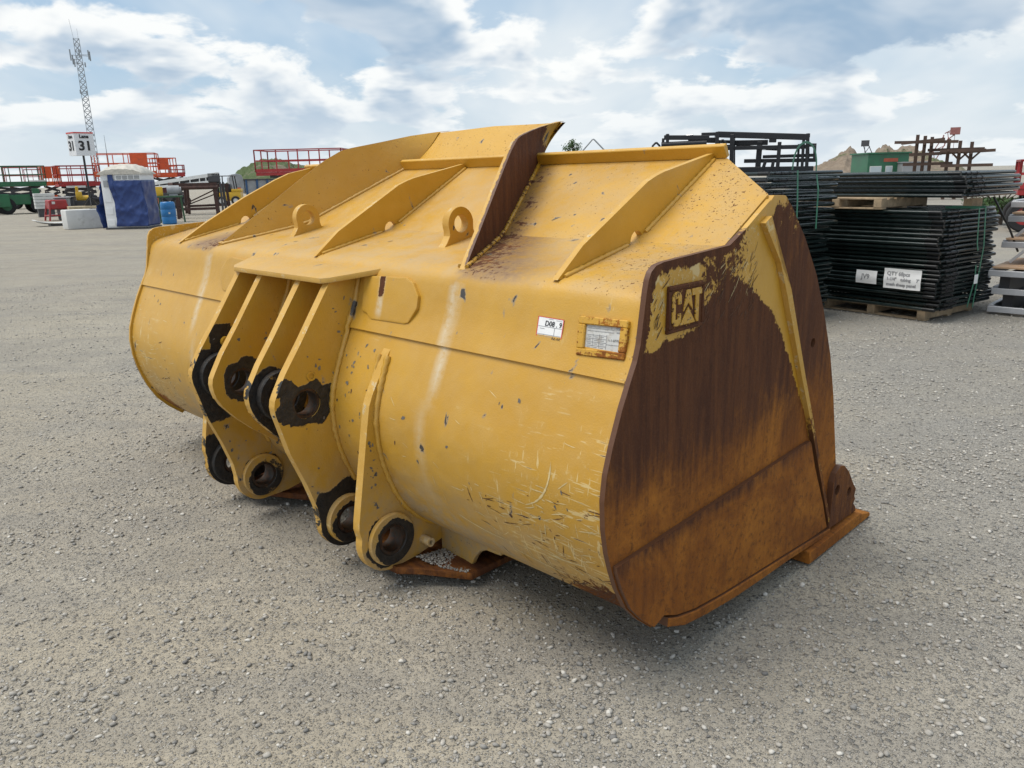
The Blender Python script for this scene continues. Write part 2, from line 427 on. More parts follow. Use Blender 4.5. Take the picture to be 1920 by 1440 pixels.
def pebble_material():
    mt = bpy.data.materials.new('pebbles'); mt.use_nodes = True; t = NT(mt.node_tree)
    b = t.n['Principled BSDF']; tone = t.attr('tone')
    oc = t.add('ShaderNodeTexCoord').outputs['Object']
    rp = t.add('ShaderNodeValToRGB'); t.put(rp.inputs[0], tone)
    el = rp.color_ramp.elements
    el[0].position = 0.0; el[0].color = (0.125, 0.124, 0.124, 1); el[1].position = 1.0; el[1].color = (0.72, 0.69, 0.63, 1)
    for p, cc in ((0.35, (0.27, 0.262, 0.247, 1)), (0.62, (0.385, 0.362, 0.325, 1)), (0.85, (0.50, 0.47, 0.42, 1))):
        e = el.new(p); e.color = cc
    c = t.mix(t.ramp(t.noise(oc, 160, 4, 0.6), 0.35, 0.7, 0.0, 0.4), rp.outputs[0], (0.27, 0.245, 0.21))
    t.put(b.inputs['Base Color'], c); b.inputs['Roughness'].default_value = 0.85
    b.inputs['Specular IOR Level'].default_value = 0.25
    return mt

# ================================================================== ground
def sstep(x, a, b):
    t = np.clip((np.asarray(x, float) - a) / (b - a), 0, 1); return t * t * (3 - 2 * t)
_gph = rng.uniform(0, 6.28, 24); _gk = rng.normal(0, 1, (24, 2))
def wob(x, y, k=1.0):
    """smooth 2-D noise about 0, roughly -1..1"""
    s = 0
    for i in range(12):
        s = s + np.sin(k * (x * _gk[i, 0] + y * _gk[i, 1]) * (0.6 + 0.25 * i) + _gph[i]) / (1 + 0.25 * i)
    return s / 3.2
def gheight(x, y):
    d = np.hypot(x, y)
    return (0.010 * wob(x, y, 0.9) + 0.005 * wob(x + 40, y - 7, 3.0)) * np.exp(-(d / 25) ** 2) - 0.004
def stony_f(x, y):
    s = sstep(x - 0.35 * (y - 2.0), 0.55, 1.9) * 0.85 + 0.35 * wob(x + 11, y + 3, 1.1) + 0.18 * wob(x, y, 3.5)
    far = sstep(np.hypot(x, y), 6, 14)
    return np.clip(s * (1 - 0.55 * far) + 0.12, 0, 1)
def axis_steps(lo, hi, core_lo, core_hi, step, grow=1.22):
    a = list(np.arange(core_lo, core_hi + 1e-6, step)); s = step
    while a[-1] < hi: s *= grow; a.append(a[-1] + s)
    s = step
    while a[0] > lo: s *= grow; a.insert(0, a[0] - s)
    return np.array(a)
gx = axis_steps(-2600, 2600, -9, 9, 0.10); gy = axis_steps(-60, 4200, 0.0, 15, 0.10)
GX, GY = np.meshgrid(gx, gy, indexing='ij'); GZ = gheight(GX, GY)
me = bpy.data.meshes.new('ground'); nx, ny = len(gx), len(gy)
vs = np.stack([GX, GY, GZ], -1).reshape(-1, 3)
ii, jj = np.meshgrid(np.arange(nx - 1), np.arange(ny - 1), indexing='ij'); a = (ii * ny + jj).ravel()
fc = np.stack([a, a + ny, a + ny + 1, a + 1], 1)
me.vertices.add(len(vs)); me.vertices.foreach_set('co', vs.ravel())
me.loops.add(fc.size); me.loops.foreach_set('vertex_index', fc.ravel())
me.polygons.add(len(fc)); me.polygons.foreach_set('loop_start', np.arange(0, fc.size, 4))
me.update(); me.validate(); me.shade_smooth()
put_attrs(me, lambda c: {'stony': stony_f(c[:, 0], c[:, 1])})
tag(link('ground', me, ground_material()), kind='structure')

# loose stones on the ground: one object, real geometry
def pebbles(name, pts, sizes, tones, mat):
    base = []
    for k in range(10):
        bm = bmesh.new()
        if k < 6: bmesh.ops.create_icosphere(bm, subdivisions=1, radius=1.0)
        else:
            ov = [bm.verts.new(p) for p in ((1, 0, 0), (0, 1, 0), (-1, 0, 0), (0, -1, 0), (0, 0, 1), (0, 0, -1))]
            for i in range(4): bm.faces.new((ov[i], ov[(i + 1) % 4], ov[4])); bm.faces.new((ov[(i + 1) % 4], ov[i], ov[5]))
        bm.verts.index_update(); bm.verts.ensure_lookup_table()
        rr = np.random.default_rng(50 + k)
        V = np.array([v.co[:] for v in bm.verts]); V *= rr.uniform(0.62, 1.12, (len(V), 1)); V *= np.array([1.0, rr.uniform(0.6, 0.95), rr.uniform(0.42, 0.7)])
        F = np.array([[v.index for v in f.verts] for f in bm.faces]); bm.free(); base.append((V, F))
    n = len(pts); which = np.where(sizes > 0.0052, rng.integers(0, 6, n), rng.integers(6, 10, n)); ang = rng.uniform(0, 6.283, n); tilt = rng.normal(0, 0.25, n)
    VV, FF, TT, off = [], [], [], 0
    for k in range(10):
        idx = np.where(which == k)[0]
        if not len(idx): continue
        V, F = base[k]; m_ = len(idx)
        ca, sa, ct, st = np.cos(ang[idx]), np.sin(ang[idx]), np.cos(tilt[idx]), np.sin(tilt[idx])
        X = V[None, :, 0]; Y = V[None, :, 1]; Z = V[None, :, 2]
        X2 = X * ct[:, None] - Z * st[:, None]; Z2 = X * st[:, None] + Z * ct[:, None]
        P = np.stack([X2 * ca[:, None] - Y * sa[:, None], X2 * sa[:, None] + Y * ca[:, None], Z2], -1) * sizes[idx][:, None, None]
        P += pts[idx][:, None, :]
        VV.append(P.reshape(-1, 3)); FF.append((F[None] + (np.arange(m_) * len(V))[:, None, None] + off).reshape(-1, 3))
        TT.append(np.repeat(tones[idx], len(V))); off += m_ * len(V)
    VV, FF, TT = np.concatenate(VV), np.concatenate(FF), np.concatenate(TT)
    me = bpy.data.meshes.new(name); me.vertices.add(len(VV)); me.vertices.foreach_set('co', VV.ravel())
    me.loops.add(FF.size); me.loops.foreach_set('vertex_index', FF.ravel().astype(np.int32))
    me.polygons.add(len(FF)); me.polygons.foreach_set('loop_start', np.arange(0, FF.size, 3, dtype=np.int32)); me.update()
    at = me.attributes.new('tone', 'FLOAT', 'POINT'); at.data.foreach_set('value', TT.astype(np.float32))
    return me
PEB = pebble_material()
N = 430000
# sample in the camera's wedge, dense close by, thinning with distance
dd = 1.3 + 14.0 * rng.uniform(0, 1, N) ** 1.55; aa = rng.uniform(R(-41), R(41), N)
px_, py_ = dd * np.sin(aa), dd * np.cos(aa)
stn = stony_f(px_, py_); trkc = py_ * math.cos(R(24)) - px_ * math.sin(R(24)); clump = np.clip(0.5 + 0.42 * wob(px_ + 5, py_ + 9, 2.2) + 0.30 * np.sin(trkc * 5.2 + 1.2 * wob(px_, py_, 0.7)), 0, 1) ** 1.3
keep = rng.uniform(0, 1, N) < (0.22 + 0.78 * stn ** 1.2) * (0.18 + 0.82 * clump) * 0.95
px_, py_, dd = px_[keep], py_[keep], dd[keep]
sz = 0.0023 * np.exp(rng.gamma(2.0, 0.34, len(px_))) * (0.85 + 0.06 * dd); sz = np.clip(sz, 0.0023, 0.015)
pz = gheight(px_, py_) + sz * 0.26
tn = np.clip(rng.normal(0.60, 0.19, len(px_)) + (rng.uniform(0, 1, len(px_)) < 0.06) * 0.25, 0, 0.95)
me = pebbles('gravel', np.stack([px_, py_, pz], 1), sz, tn, PEB)
tag(link('gravel', me, PEB), 'loose grey and white gravel scattered over the packed dirt yard', 'gravel', kind='stuff')

# ================================================================== the bucket
BW = 3.6116; HW = BW / 2
BO = Vector((-0.8459, 3.4857, 0)); BRZ = math.atan2(-0.70842, 0.70579)
BK = thing('loader_bucket', 'huge yellow wheel loader bucket with rusty brown side, lying on the gravel', 'loader bucket', BO, BRZ)

def arc(cv, cz, r, a0, a1, n):
    return [(cv + r * math.cos(R(a0 + (a1 - a0) * i / n)), cz + r * math.sin(R(a0 + (a1 - a0) * i / n))) for i in range(n + 1)]
def plate(name, poly, u0, u1, holes=(), cell=0.03, attrs=None, parent=BK, mats=None, bevel=True):
    """flat plate: polygon in (v,z), from u0 to u1, with round holes, meshed finely enough to carry wear masks"""
    bm = bmesh.new()
    loops = [list(poly)] + [arc(hv, hz, hr, 0, 360 - 360 / 24, 23) for hv, hz, hr in holes]
    eds = []
    for lp in loops:
        vs_ = [bm.verts.new((u0, p[0], p[1])) for p in lp]
        for i in range(len(vs_)): eds.append(bm.edges.new((vs_[i], vs_[(i + 1) % len(vs_)])))
    bmesh.ops.triangle_fill(bm, use_beauty=True, edges=eds)
    bmesh.ops.dissolve_limit(bm, angle_limit=0.01, verts=bm.verts, edges=[e for e in bm.edges if len(e.link_faces) == 2])
    lo = np.min(np.array(poly), 0); hi = np.max(np.array(poly), 0)
    for ax in (0, 1):
        k = int((hi[ax] - lo[ax]) / cell)
        for i in range(1, k + 1):
            co = [0, 0, 0]; no = [0, 0, 0]; co[ax + 1] = lo[ax] + (hi[ax] - lo[ax]) * i / (k + 1) + 0.0003; no[ax + 1] = 1
            bmesh.ops.bisect_plane(bm, geom=bm.verts[:] + bm.edges[:] + bm.faces[:], plane_co=co, plane_no=no, dist=1e-5)
    fs = bm.faces[:]
    bnd = [e for e in bm.edges if len(e.link_faces) == 1]
    ex = bmesh.ops.extrude_face_region(bm, geom=fs, use_keep_orig=True)
    nv = [g for g in ex['geom'] if isinstance(g, bmesh.types.BMVert)]
    bmesh.ops.translate(bm, vec=(u1 - u0, 0, 0), verts=nv)
    bmesh.ops.recalc_face_normals(bm, faces=bm.faces)
    for f in bm.faces:
        f.material_index = 1 if abs(f.normal.x) < 0.5 else 0
    if bevel:
        ed = [e for e in bm.edges if len(e.link_faces) == 2 and {f.material_index for f in e.link_faces} == {0, 1}]
        bmesh.ops.bevel(bm, geom=ed, offset=0.004, segments=1, affect='EDGES', clamp_overlap=True)
    me = bpy.data.meshes.new(name); bm.to_mesh(me); bm.free()
    me.shade_smooth(); me.set_sharp_from_angle(angle=R(30))
    if attrs: put_attrs(me, attrs)
    return link(name, me, mats or [PAINT, EDGE], parent)
def bead(pts, r=0.009, attrs=None, parent=BK):
    """weld bead along a polyline, resampled and slightly lumpy"""
    pts = [Vector(p) for p in pts]; out = []
    for a, b in zip(pts[:-1], pts[1:]):
        k = max(1, int((b - a).length / 0.016))
        out += [a.lerp(b, i / k) for i in range(k)]
    out.append(pts[-1])
    rr = [r * (1.16 if i % 2 else 0.92) * random.uniform(0.85, 1.15) for i in range(len(out))]
    return MB().tube(out, rr, 6).build('weld_bead', PAINT, parent, smooth=60, attrs=attrs)

# ---- profiles in (v, z) -------------------------------------------------
SIDE_REAR = [(0.636, 1.508), (0.598, 1.488), (0.476, 1.4205), (0.381, 1.376), (0.169, 1.365), (0.016, 1.356), (-0.022, 1.349), (-0.044, 1.334), (-0.056, 1.312), (-0.064, 1.28), (-0.089, 1.132), (-0.104, 1.086),
             (-0.132, 1.034), (-0.17, 0.959), (-0.211, 0.859), (-0.237, 0.78), (-0.248, 0.705), (-0.244, 0.615), (-0.229, 0.534), (-0.208, 0.467), (-0.183, 0.403), (-0.137, 0.319), (-0.077, 0.254)]
SIDE_BOT = [(0.0, 0.19), (0.019, 0.203), (0.056, 0.206), (0.12, 0.175), (0.236, 0.148), (0.42, 0.128), (0.77, 0.105), (1.15, 0.078), (1.332, 0.07)]
CUT_LINE = [(1.332, 0.07), (1.183, 0.367), (1.083, 0.567), (0.941, 0.83), (0.764, 1.176), (0.604, 1.449)]
FRONT = [(0.736, 1.518), (0.750, 1.516), (0.804, 1.477), (0.924, 1.362), (1.044, 1.217), (1.145, 1.052), (1.238, 0.866), (1.303, 0.684), (1.354, 0.497), (1.397, 0.343), (1.43, 0.06)]
WRAP = [(1.36, 0.075), (0.95, 0.100), (0.5, 0.124), (0.27, 0.145), (0.12, 0.182), (0.0, 0.218), (-0.062, 0.266), (-0.122, 0.329), (-0.168, 0.409), (-0.193, 0.471), (-0.215, 0.536), (-0.230, 0.615), (-0.234, 0.705), (-0.223, 0.777), (-0.198, 0.855), (-0.158, 0.953), (-0.120, 1.030), (-0.090, 1.09)]
BACK = [(-0.134, 1.026), (-0.102, 1.088), (-0.084, 1.132), (-0.058, 1.228), (-0.050, 1.248), (-0.038, 1.265), (-0.018, 1.280), (0.012, 1.2905), (0.381, 1.372)]
SLOPE_A, SLOPE_B = (0.381, 1.372), (0.885, 1.652)
def smooth_prof(p, n=4):
    """Catmull-Rom through the points"""
    q = [p[0]] + list(p) + [p[-1]]; out = []
    for i in range(1, len(q) - 2):
        p0, p1, p2, p3 = (np.array(q[k]) for k in (i - 1, i, i + 1, i + 2))
        for k in range(n):
            t = k / n; out.append(tuple(0.5 * ((2 * p1) + (-p0 + p2) * t + (2 * p0 - 5 * p1 + 4 * p2 - p3) * t * t + (-p0 + 3 * p1 - 3 * p2 + p3) * t ** 3)))
    out.append(tuple(p[-1])); return out
WRAP_S = smooth_prof(WRAP, 3)
def deck_z(v):
    return np.where(v < 0.381, 1.288 + (v + 0.0) * (1.372 - 1.288) / 0.381, 1.372 + (v - 0.381) * (1.652 - 1.372) / 0.504)
def g2u(v): return 0.98 - (v + 0.03) * 0.516

def npnoise(c, k=1.0):
    return wob(c[:, 0] * 1.7 + 3, c[:, 1] * 1.7 + c[:, 2] * 2.1, k * 2.0)
def extrude_sheet(name, prof, ua, ub, th, nu, attrs, parent=BK, mats=None):
    """profile in (v,z) swept along u, given thickness towards the inside of the bucket"""
    P = np.array(prof); T = np.gradient(P, axis=0); T /= np.linalg.norm(T, axis=1)[:, None]
    Nn = np.stack([T[:, 1], -T[:, 0]], 1)                   # inside is to the right of travel here
    mb = MB(); n = len(P)
    A = [];
    for lay in (P, P + Nn * th):
        for i in range(nu + 1):
            u = ua + (ub - ua) * i / nu
            A.append(mb.addv(*[(u, q[0], q[1]) for q in lay]))
    for l in (0, 1):
        for i in range(nu):
            a, b = A[l * (nu + 1) + i], A[l * (nu + 1) + i + 1]
            for j in range(n - 1): mb.face([a + j, b + j, b + j + 1, a + j + 1])
    for i in (0, nu):
        a, b = A[i], A[nu + 1 + i]
        for j in range(n - 1): mb.face([a + j, a + j + 1, b + j + 1, b + j], 1)
    for j in (0, n - 1):
        for i in range(nu):
            a, b, c, d = A[i] + j, A[i + 1] + j, A[nu + 1 + i + 1] + j, A[nu + 1 + i] + j
            mb.face([a, b, c, d], 1)
    return mb.build(name, mats or [PAINT, EDGE], parent, smooth=35, attrs=attrs)

# ---- wear masks ---------------------------------------------------------
def at_wrap(c):
    u, v, z = c[:, 0], c[:, 1], c[:, 2]; n = npnoise(c); au = np.abs(u)
    streak = (1 - sstep(np.abs(au - 0.985 + 0.09 * sstep(1.0 - z, 0.0, 0.5) * 0.6 + 0.008 * n), 0.004, 0.028)) * sstep(z, 0.36, 0.5) * (0.45 + 0.55 * sstep(z, 0.75, 0.95))
    endd = sstep(au, HW - 0.75, HW - 0.05)
    scr = endd * (1 - sstep(z, 0.55, 0.95)) * 0.95 + 0.25 * endd * (1 - sstep(z, 0.9, 1.0))
    rust = sstep(au + 0.05 * n, HW - 0.36, HW - 0.10) * (1 - sstep(z + 0.02 * n, 0.25, 0.40)) * 0.95 + 0.35 * (1 - sstep(z, 0.15, 0.25))
    rust += 0.30 * sstep(scr + 0.3 * n, 0.55, 1.0)
    dust = (1 - sstep(z, 0.30, 0.62)) * 0.8 * (1 - 0.6 * endd) + 0.12
    return dict(streak=streak, scr=np.clip(scr + 0.12, 0, 1), rust=np.clip(rust, 0, 1), dust=dust, orange=0.6 + 0 * u)
def at_back(c):
    u, v, z = c[:, 0], c[:, 1], c[:, 2]; n = npnoise(c); au = np.abs(u)
    vert = 1 - sstep(z, 1.24, 1.28)
    streak = (1 - sstep(np.abs(au - 0.985 + 0.006 * n), 0.008, 0.032)) * (1 - sstep(z, 1.22, 1.26)) * 0.9
    # rust run under the divider's foot, and the trodden corner of the deck beside it
    rust = (1 - sstep(np.abs(au - 0.965), 0.0, 0.03)) * sstep(z, 1.13, 1.28) * vert * 0.55
    side = au - g2u(v)                                      # distance outwards from the divider
    deck = 1 - vert
    rust += deck * sstep(side, -0.01, 0.02) * (1 - sstep(side + 0.10 * n + 0.25 * v, 0.12, 0.50)) * (0.36 + 0.30 * (1 - sstep(side, 0.0, 0.25)))
    speck = deck * sstep(au, 1.15, 1.6) * 0.75 + 0.10
    dust = deck * 0.35 + 0.10
    # seam rust at the side plates and data plate
    rust += 0.38 * sstep(au, HW - 0.07, HW - 0.03)
    rust += 0.45 * (1 - sstep(np.hypot((u - 1.70) / 0.05, (z - 1.045) / 0.05), 0.4, 1.0)) * (u > 0)
    rust += deck * 0.12 * sstep(au, 1.42, 1.8)
    scr = 0.22 * sstep(au, 1.3, 1.8) + 0.04
    stain = deck * sstep(side, -0.01, 0.01) * (1 - sstep(side + 0.06 * n + 0.10 * v, 0.16, 0.44)) * 0.95
    stain = np.maximum(stain, deck * 0.30 * sstep(au, 1.60, 1.80)) + 0.5 * (1 - sstep(np.abs(au - 0.985), 0.0, 0.02)) * vert * sstep(z, 1.08, 1.25)
    return dict(streak=streak, rust=np.clip(rust, 0, 1), dust=dust, speck=np.clip(speck, 0, 1), scr=scr, orange=0.25 + 0 * u, stain=np.clip(stain, 0, 1))
def at_slope(c):
    u, v, z = c[:, 0], c[:, 1], c[:, 2]; n = npnoise(c); au = np.abs(u)
    side = au - g2u(v)
    rust = sstep(side, -0.02, 0.02) * (1 - sstep(side + 0.05 * n, 0.03, 0.26)) * 0.62
    rust += 0.42 * sstep(v + 0.35 * (au - 1.5), 0.70, 0.90) * sstep(au, 1.44, 1.6)
    speck = 0.10 + 0.62 * sstep(au, 1.40, 1.55) * sstep(v, 0.40, 0.62) + 0.35 * sstep(side, 0, 0.3)
    stain = sstep(side, -0.01, 0.01) * (1 - sstep(side + 0.05 * n, 0.04, 0.20)) * 0.8
    return dict(rust=np.clip(rust * 0.7, 0, 1), speck=np.clip(speck, 0, 1), dust=0.30 + 0 * u, orange=0.15 + 0 * u, scr=0.1 + 0 * u, stain=stain)
def at_plain(c): return dict(dust=0.12 + 0 * c[:, 0], speck=0.14 + 0 * c[:, 0], scr=0.03 + 0 * c[:, 0])

# ---- shell --------------------------------------------------------------
wrp = extrude_sheet('wrapper_plate', WRAP_S, -HW + 0.0165, HW - 0.0165, 0.028, 90, at_wrap)
fine_back = []
for a_, b_ in zip(BACK[:-1], BACK[1:]):
    k = max(1, int(math.dist(a_, b_) / 0.035)); fine_back += [(a_[0] + (b_[0] - a_[0]) * i / k, a_[1] + (b_[1] - a_[1]) * i / k) for i in range(k)]
fine_back.append(BACK[-1])
bck = extrude_sheet('back_plate', fine_back, -HW + 0.0165, HW - 0.0165, 0.026, 110, at_back)
# spill sheet: chamfered outer corners
mb = MB(); VT = SLOPE_B[0]
def sl(u, v, off=0.0):
    z = 1.372 + (v - 0.381) * (1.652 - 1.372) / 0.504
    return (u, v - 0.4856 * off, z + 0.8742 * off)
def slope_pt(i, j, off):
    u = -HW + 0.022 + (BW - 0.044) * i
    vmax = VT if abs(u) < 1.49 else VT - (abs(u) - 1.49) * (VT - 0.655) / (HW - 0.022 - 1.49)
    return sl(u, 0.381 + (vmax - 0.381) * j, off)
for off in (0.0, -0.024): mb.grid(lambda i, j: slope_pt(i, j, off), 100, 14)
n0 = 101 * 15
for i in range(100):
    a = i * 15 + 14; mb.face([a, a + 15, a + 15 + n0, a + n0], 1)
for b_ in (0, 100 * 15):
    for j in range(14): mb.face([b_ + j, b_ + j + 1, b_ + j + 1 + n0, b_ + j + n0], 1)
spl = mb.build('spill_sheet', [PAINT, EDGE], BK, attrs=at_slope)
def flange(u0, u1):
    mb = MB(); h = 0.052; t_ = 0.020
    P = [sl(0, 0.878, 0.0)[1:], sl(0, 0.878, h)[1:], sl(0, 0.878 + t_, h)[1:], sl(0, 0.878 + t_, 0.0)[1:]]
    k = 24
    rr = [mb.addv(*[(u0 + (u1 - u0) * i / k, p[0], p[1]) for p in P]) for i in range(k + 1)]
    for i in range(k):
        for j in range(4): mb.face([rr[i] + j, rr[i + 1] + j, rr[i + 1] + (j + 1) % 4, rr[i] + (j + 1) % 4], 1 if j == 1 else 0)
    mb.face([rr[0] + j for j in range(4)], 1); mb.face([rr[-1] + j for j in range(4)], 1)
    return mb.build('stiffener_flange', [PAINT, EDGE], spl, bevel=0.003, seg=1, attrs=lambda c: dict(rust=0.25 * sstep(np.abs(c[:, 0]), 1.2, 1.5) + 0.05, speck=0.15 + 0 * c[:, 0]))
flange(0.52, 1.495); flange(-1.495, -0.52); flange(-0.49, 0.49)

# ---- dividers: the tall slanted plates either side of the raised middle --
def divider(sg):
    topv = [-0.012, 0.10, 0.224, 0.39, 0.505, 0.590, 0.64, 0.80, 0.95, 1.10, 1.16]; topz = [1.283, 1.374, 1.476, 1.612, 1.703, 1.755, 1.769, 1.801, 1.831, 1.852, 1.857]
    def pt(i, j, off):
        v = -0.012 + i * 1.172; zt = np.interp(v, topv, topz)
        zb = float(deck_z(np.array(v))) - 0.004 if v < 0.95 else 1.688 + (v - 0.95) * 1.05
        zb = min(zb, zt - 0.0015); z = zb + (zt - zb) * j
        fl = 0.055 * float(sstep(v, 0.72, 1.10)) * float(np.clip((z - (zt - 0.12)) / 0.12, 0, 1)) ** 1.8
        u = g2u(v) + fl + off * 0.889
        return (sg * u, v + off * 0.459, z)
    mb = MB()
    nu_, nv_ = 56, 16
    for off in (0.011, -0.011): mb.grid(lambda i, j: pt(i, j, off), nu_, nv_)
    n0 = (nu_ + 1) * (nv_ + 1)
    for i in range(nu_):
        for j in (0, nv_):
            a = i * (nv_ + 1) + j; mb.face([a, a + nv_ + 1, a + nv_ + 1 + n0, a + n0], 1)
    for i in (0, nu_):
        for j in range(nv_):
            a = i * (nv_ + 1) + j; mb.face([a, a + 1, a + 1 + n0, a + n0], 1)
    def at(c):
        u, v, z = np.abs(c[:, 0]), c[:, 1], c[:, 2]; n = npnoise(c)
        zt = np.interp(v, topv, topz)
        outer = (np.arange(len(c)) < n0).astype(float) if len(c) == 2 * n0 else (u > g2u(v)).astype(float)
        r = outer * (0.97 - 0.75 * sstep(v + 0.05 * n, 0.86, 0.98) * sstep(z, 1.70, 1.76)) 
        r = r * (1 - 0.5 * (1 - sstep(z - deck_z(v), 0.0, 0.012)))
        return dict(rust=np.clip(r + (1 - outer) * 0.02, 0, 1), speck=0.3 + 0 * u, dust=0.05 + 0 * u, orange=0.0 * u)
    o = mb.build('divider_plate', [PAINT, EDGE], BK, attrs=at)
    for sd in (1, -1):
        bead([(sg * (g2u(v) + sd * 0.018), v, float(deck_z(np.array(v))) + 0.004) for v in np.linspace(0.0, 0.88, 14)], 0.009,
             lambda c: dict(rust=0.45 + 0 * c[:, 0]) if sd > 0 else dict(dust=0.2 + 0 * c[:, 0]), o)
    return o
divider(1); divider(-1)
# raised middle of the spill guard
mb = MB()
def mid_pt(i, j, off):
    s = -1 + 2 * i; u = s * (0.475 - 0.075 * j + 0.075 * max(0, (abs(s) - 0.72) / 0.28) * j * j)
    v = 0.94 + 0.165 * j; z = 1.684 + 0.163 * j + 0.010 * j * (1 - abs(s))
    return (u, v + off, z)
for off in (0.0, 0.022): mb.grid(lambda i, j: mid_pt(i, j, off), 40, 8)
n0 = 41 * 9
for i in range(40): mb.face([i * 9 + 8, i * 9 + 17, i * 9 + 17 + n0, i * 9 + 8 + n0], 1)
mb.build('rock_guard', [PAINT, EDGE], BK, attrs=lambda c: dict(speck=0.55 + 0 * c[:, 0], rust=0.10 + 0.5 * sstep(c[:, 0], 0.33, 0.40) * sstep(c[:, 2], 1.7, 1.8)))

# ---- gussets ------------------------------------------------------------
def gusset(u):
    top = [(-0.03, 1.282), (0.096, 1.381), (0.447, 1.574), (0.50, 1.593), (0.543, 1.605), (0.72, 1.640), (0.872, 1.670)]
    if u < -1: top = [(-0.03, 1.282), (0.133, 1.381), (0.38, 1.512), (0.60, 1.612), (0.70, 1.650), (0.872, 1.684)]
    base = [(0.872, 1.640), (0.62, 1.500)]
    base += [(0.381 + 0.036 * math.cos(R(a)) + 0.006, 1.374 + 0.036 * math.sin(R(a))) for a in (28, 55, 85, 115, 145, 172, 188)]
    base += [(0.2, 1.328), (0.0, 1.284)]
    o = plate('gusset', top + base, u - 0.012, u + 0.012, cell=0.06, attrs=lambda c: dict(speck=0.12 + 0 * c[:, 0], rust=0.28 * sstep(np.abs(u) + 0 * c[:, 0], 1, 1.2) * (1 - sstep(np.abs(c[:, 2] - deck_z(c[:, 1])), 0.0, 0.03))))
    for sd in (1, -1):
        bead([(u + sd * 0.017, v, float(deck_z(np.array(v))) + 0.003) for v in np.linspace(0.0, 0.33, 6)], 0.008, at_plain, o)
        bead([(u + sd * 0.017, v, float(deck_z(np.array(v))) + 0.003) for v in np.linspace(0.43, 0.87, 6)], 0.008, at_plain, o)
for u in (-1.425, 0.012, 1.43): gusset(u)

# ---- lifting eyes on the deck -------------------------------------------
for u in (-0.56, 0.62):
    c_, z_ = 0.285, 1.420
    pl_ = [(0.185, 1.324), (0.205, 1.345), (0.222, 1.372), (0.222, 1.395)] + arc(c_, z_, 0.068, 190, 10, 14)[0:] + [(0.352, 1.395), (0.360, 1.375), (0.385, 1.366), (0.385, 1.360)]
    plate('lifting_eye', pl_, u - 0.02, u + 0.02, holes=[(c_, z_, 0.036)], cell=0.2, attrs=at_plain)

# ---- side plates --------------------------------------------------------
def seg_dist(P, poly):
    best = np.full(len(P), 9.0)
    for a, b in zip(poly[:-1], poly[1:]):
        a, b = np.array(a), np.array(b); d = b - a
        t = np.clip(((P - a) @ d) / (d @ d), 0, 1); best = np.minimum(best, np.linalg.norm(P - a - t[:, None] * d, axis=1))
    return best
def at_side(c):
    P = c[:, 1:3]; v, z = P[:, 0], P[:, 1]; n = npnoise(c, 1.5); n2 = npnoise(c[:, [1, 2, 0]], 4.0)
    rear = seg_dist(P, SIDE_REAR)
    mound = np.interp(v, [-0.3, -0.05, 0.02, 0.22, 0.235, 0.30, 0.42, 0.55, 0.685, 0.855, 0.94, 1.05, 1.10, 1.3], [1.11, 1.115, 1.12, 1.13, 1.20, 1.25, 1.275, 1.235, 1.135, 0.94, 0.82, 0.64, 0.53, 0.05])
    r = sstep(mound - z + 0.02 * n + 0.015 * n2, -0.04, 0.04)               # the rubbed-bare lower field
    top_rear = (1 - sstep(rear + 0.012 * n2, 0.012, 0.055)) * (0.95 - 0.5 * sstep(z, 1.36, 1.43)) * (1 - sstep(v, 0.42, 0.56))
    r = np.maximum(r, top_rear)
    em = sstep(v, 0.20, 0.24) * (1 - sstep(v, 0.42, 0.55)) * sstep(z, 1.18, 1.25)
    r = np.maximum(r, 0.45 * em + 0.18 * (z > 1.1))
    bar = seg_dist(P, CUT_LINE)
    keep = (1 - sstep(bar, 0.02, 0.035)) * sstep(z, 0.62, 1.05)
    r = r * (1 - keep)
    orange = 0.95 - 0.95 * sstep(z + 0.06 * n, 0.45, 0.98) + 0.1 * n
    return dict(rust=np.clip(r, 0, 1), orange=np.clip(orange, 0, 1), scr=1.0 * sstep(z, 1.05, 1.15) * (1 - sstep(v, 0.5, 0.62)), speck=0.1 + 0 * v)
def at_side_far(c):
    d = at_side(c); d['rust'] = np.where(np.abs(c[:, 0]) > 1.79, d['rust'] * (1 - 0.85 * sstep(c[:, 2], 0.5, 0.75)), 0.1); return d
def at_cutter(c):
    v, z = c[:, 1], c[:, 2]; n = npnoise(c, 1.2)
    return dict(rust=np.clip(0.97 - 0.22 * sstep(z + 0.05 * n, 1.25, 1.42) - 0.9 * sstep(z - 0.45 * v, 1.165, 1.19), 0, 1), orange=np.clip(0.9 - 0.8 * sstep(z + 0.1 * n, 0.5, 1.05), 0, 1), scr=0.2 + 0 * v)
def at_rusty(o_): return lambda c: dict(rust=0.98 + 0 * c[:, 0], orange=o_ + 0 * c[:, 0])
def mirror_edges(sg, a, b): return (a, b) if sg > 0 else (-b, -a)
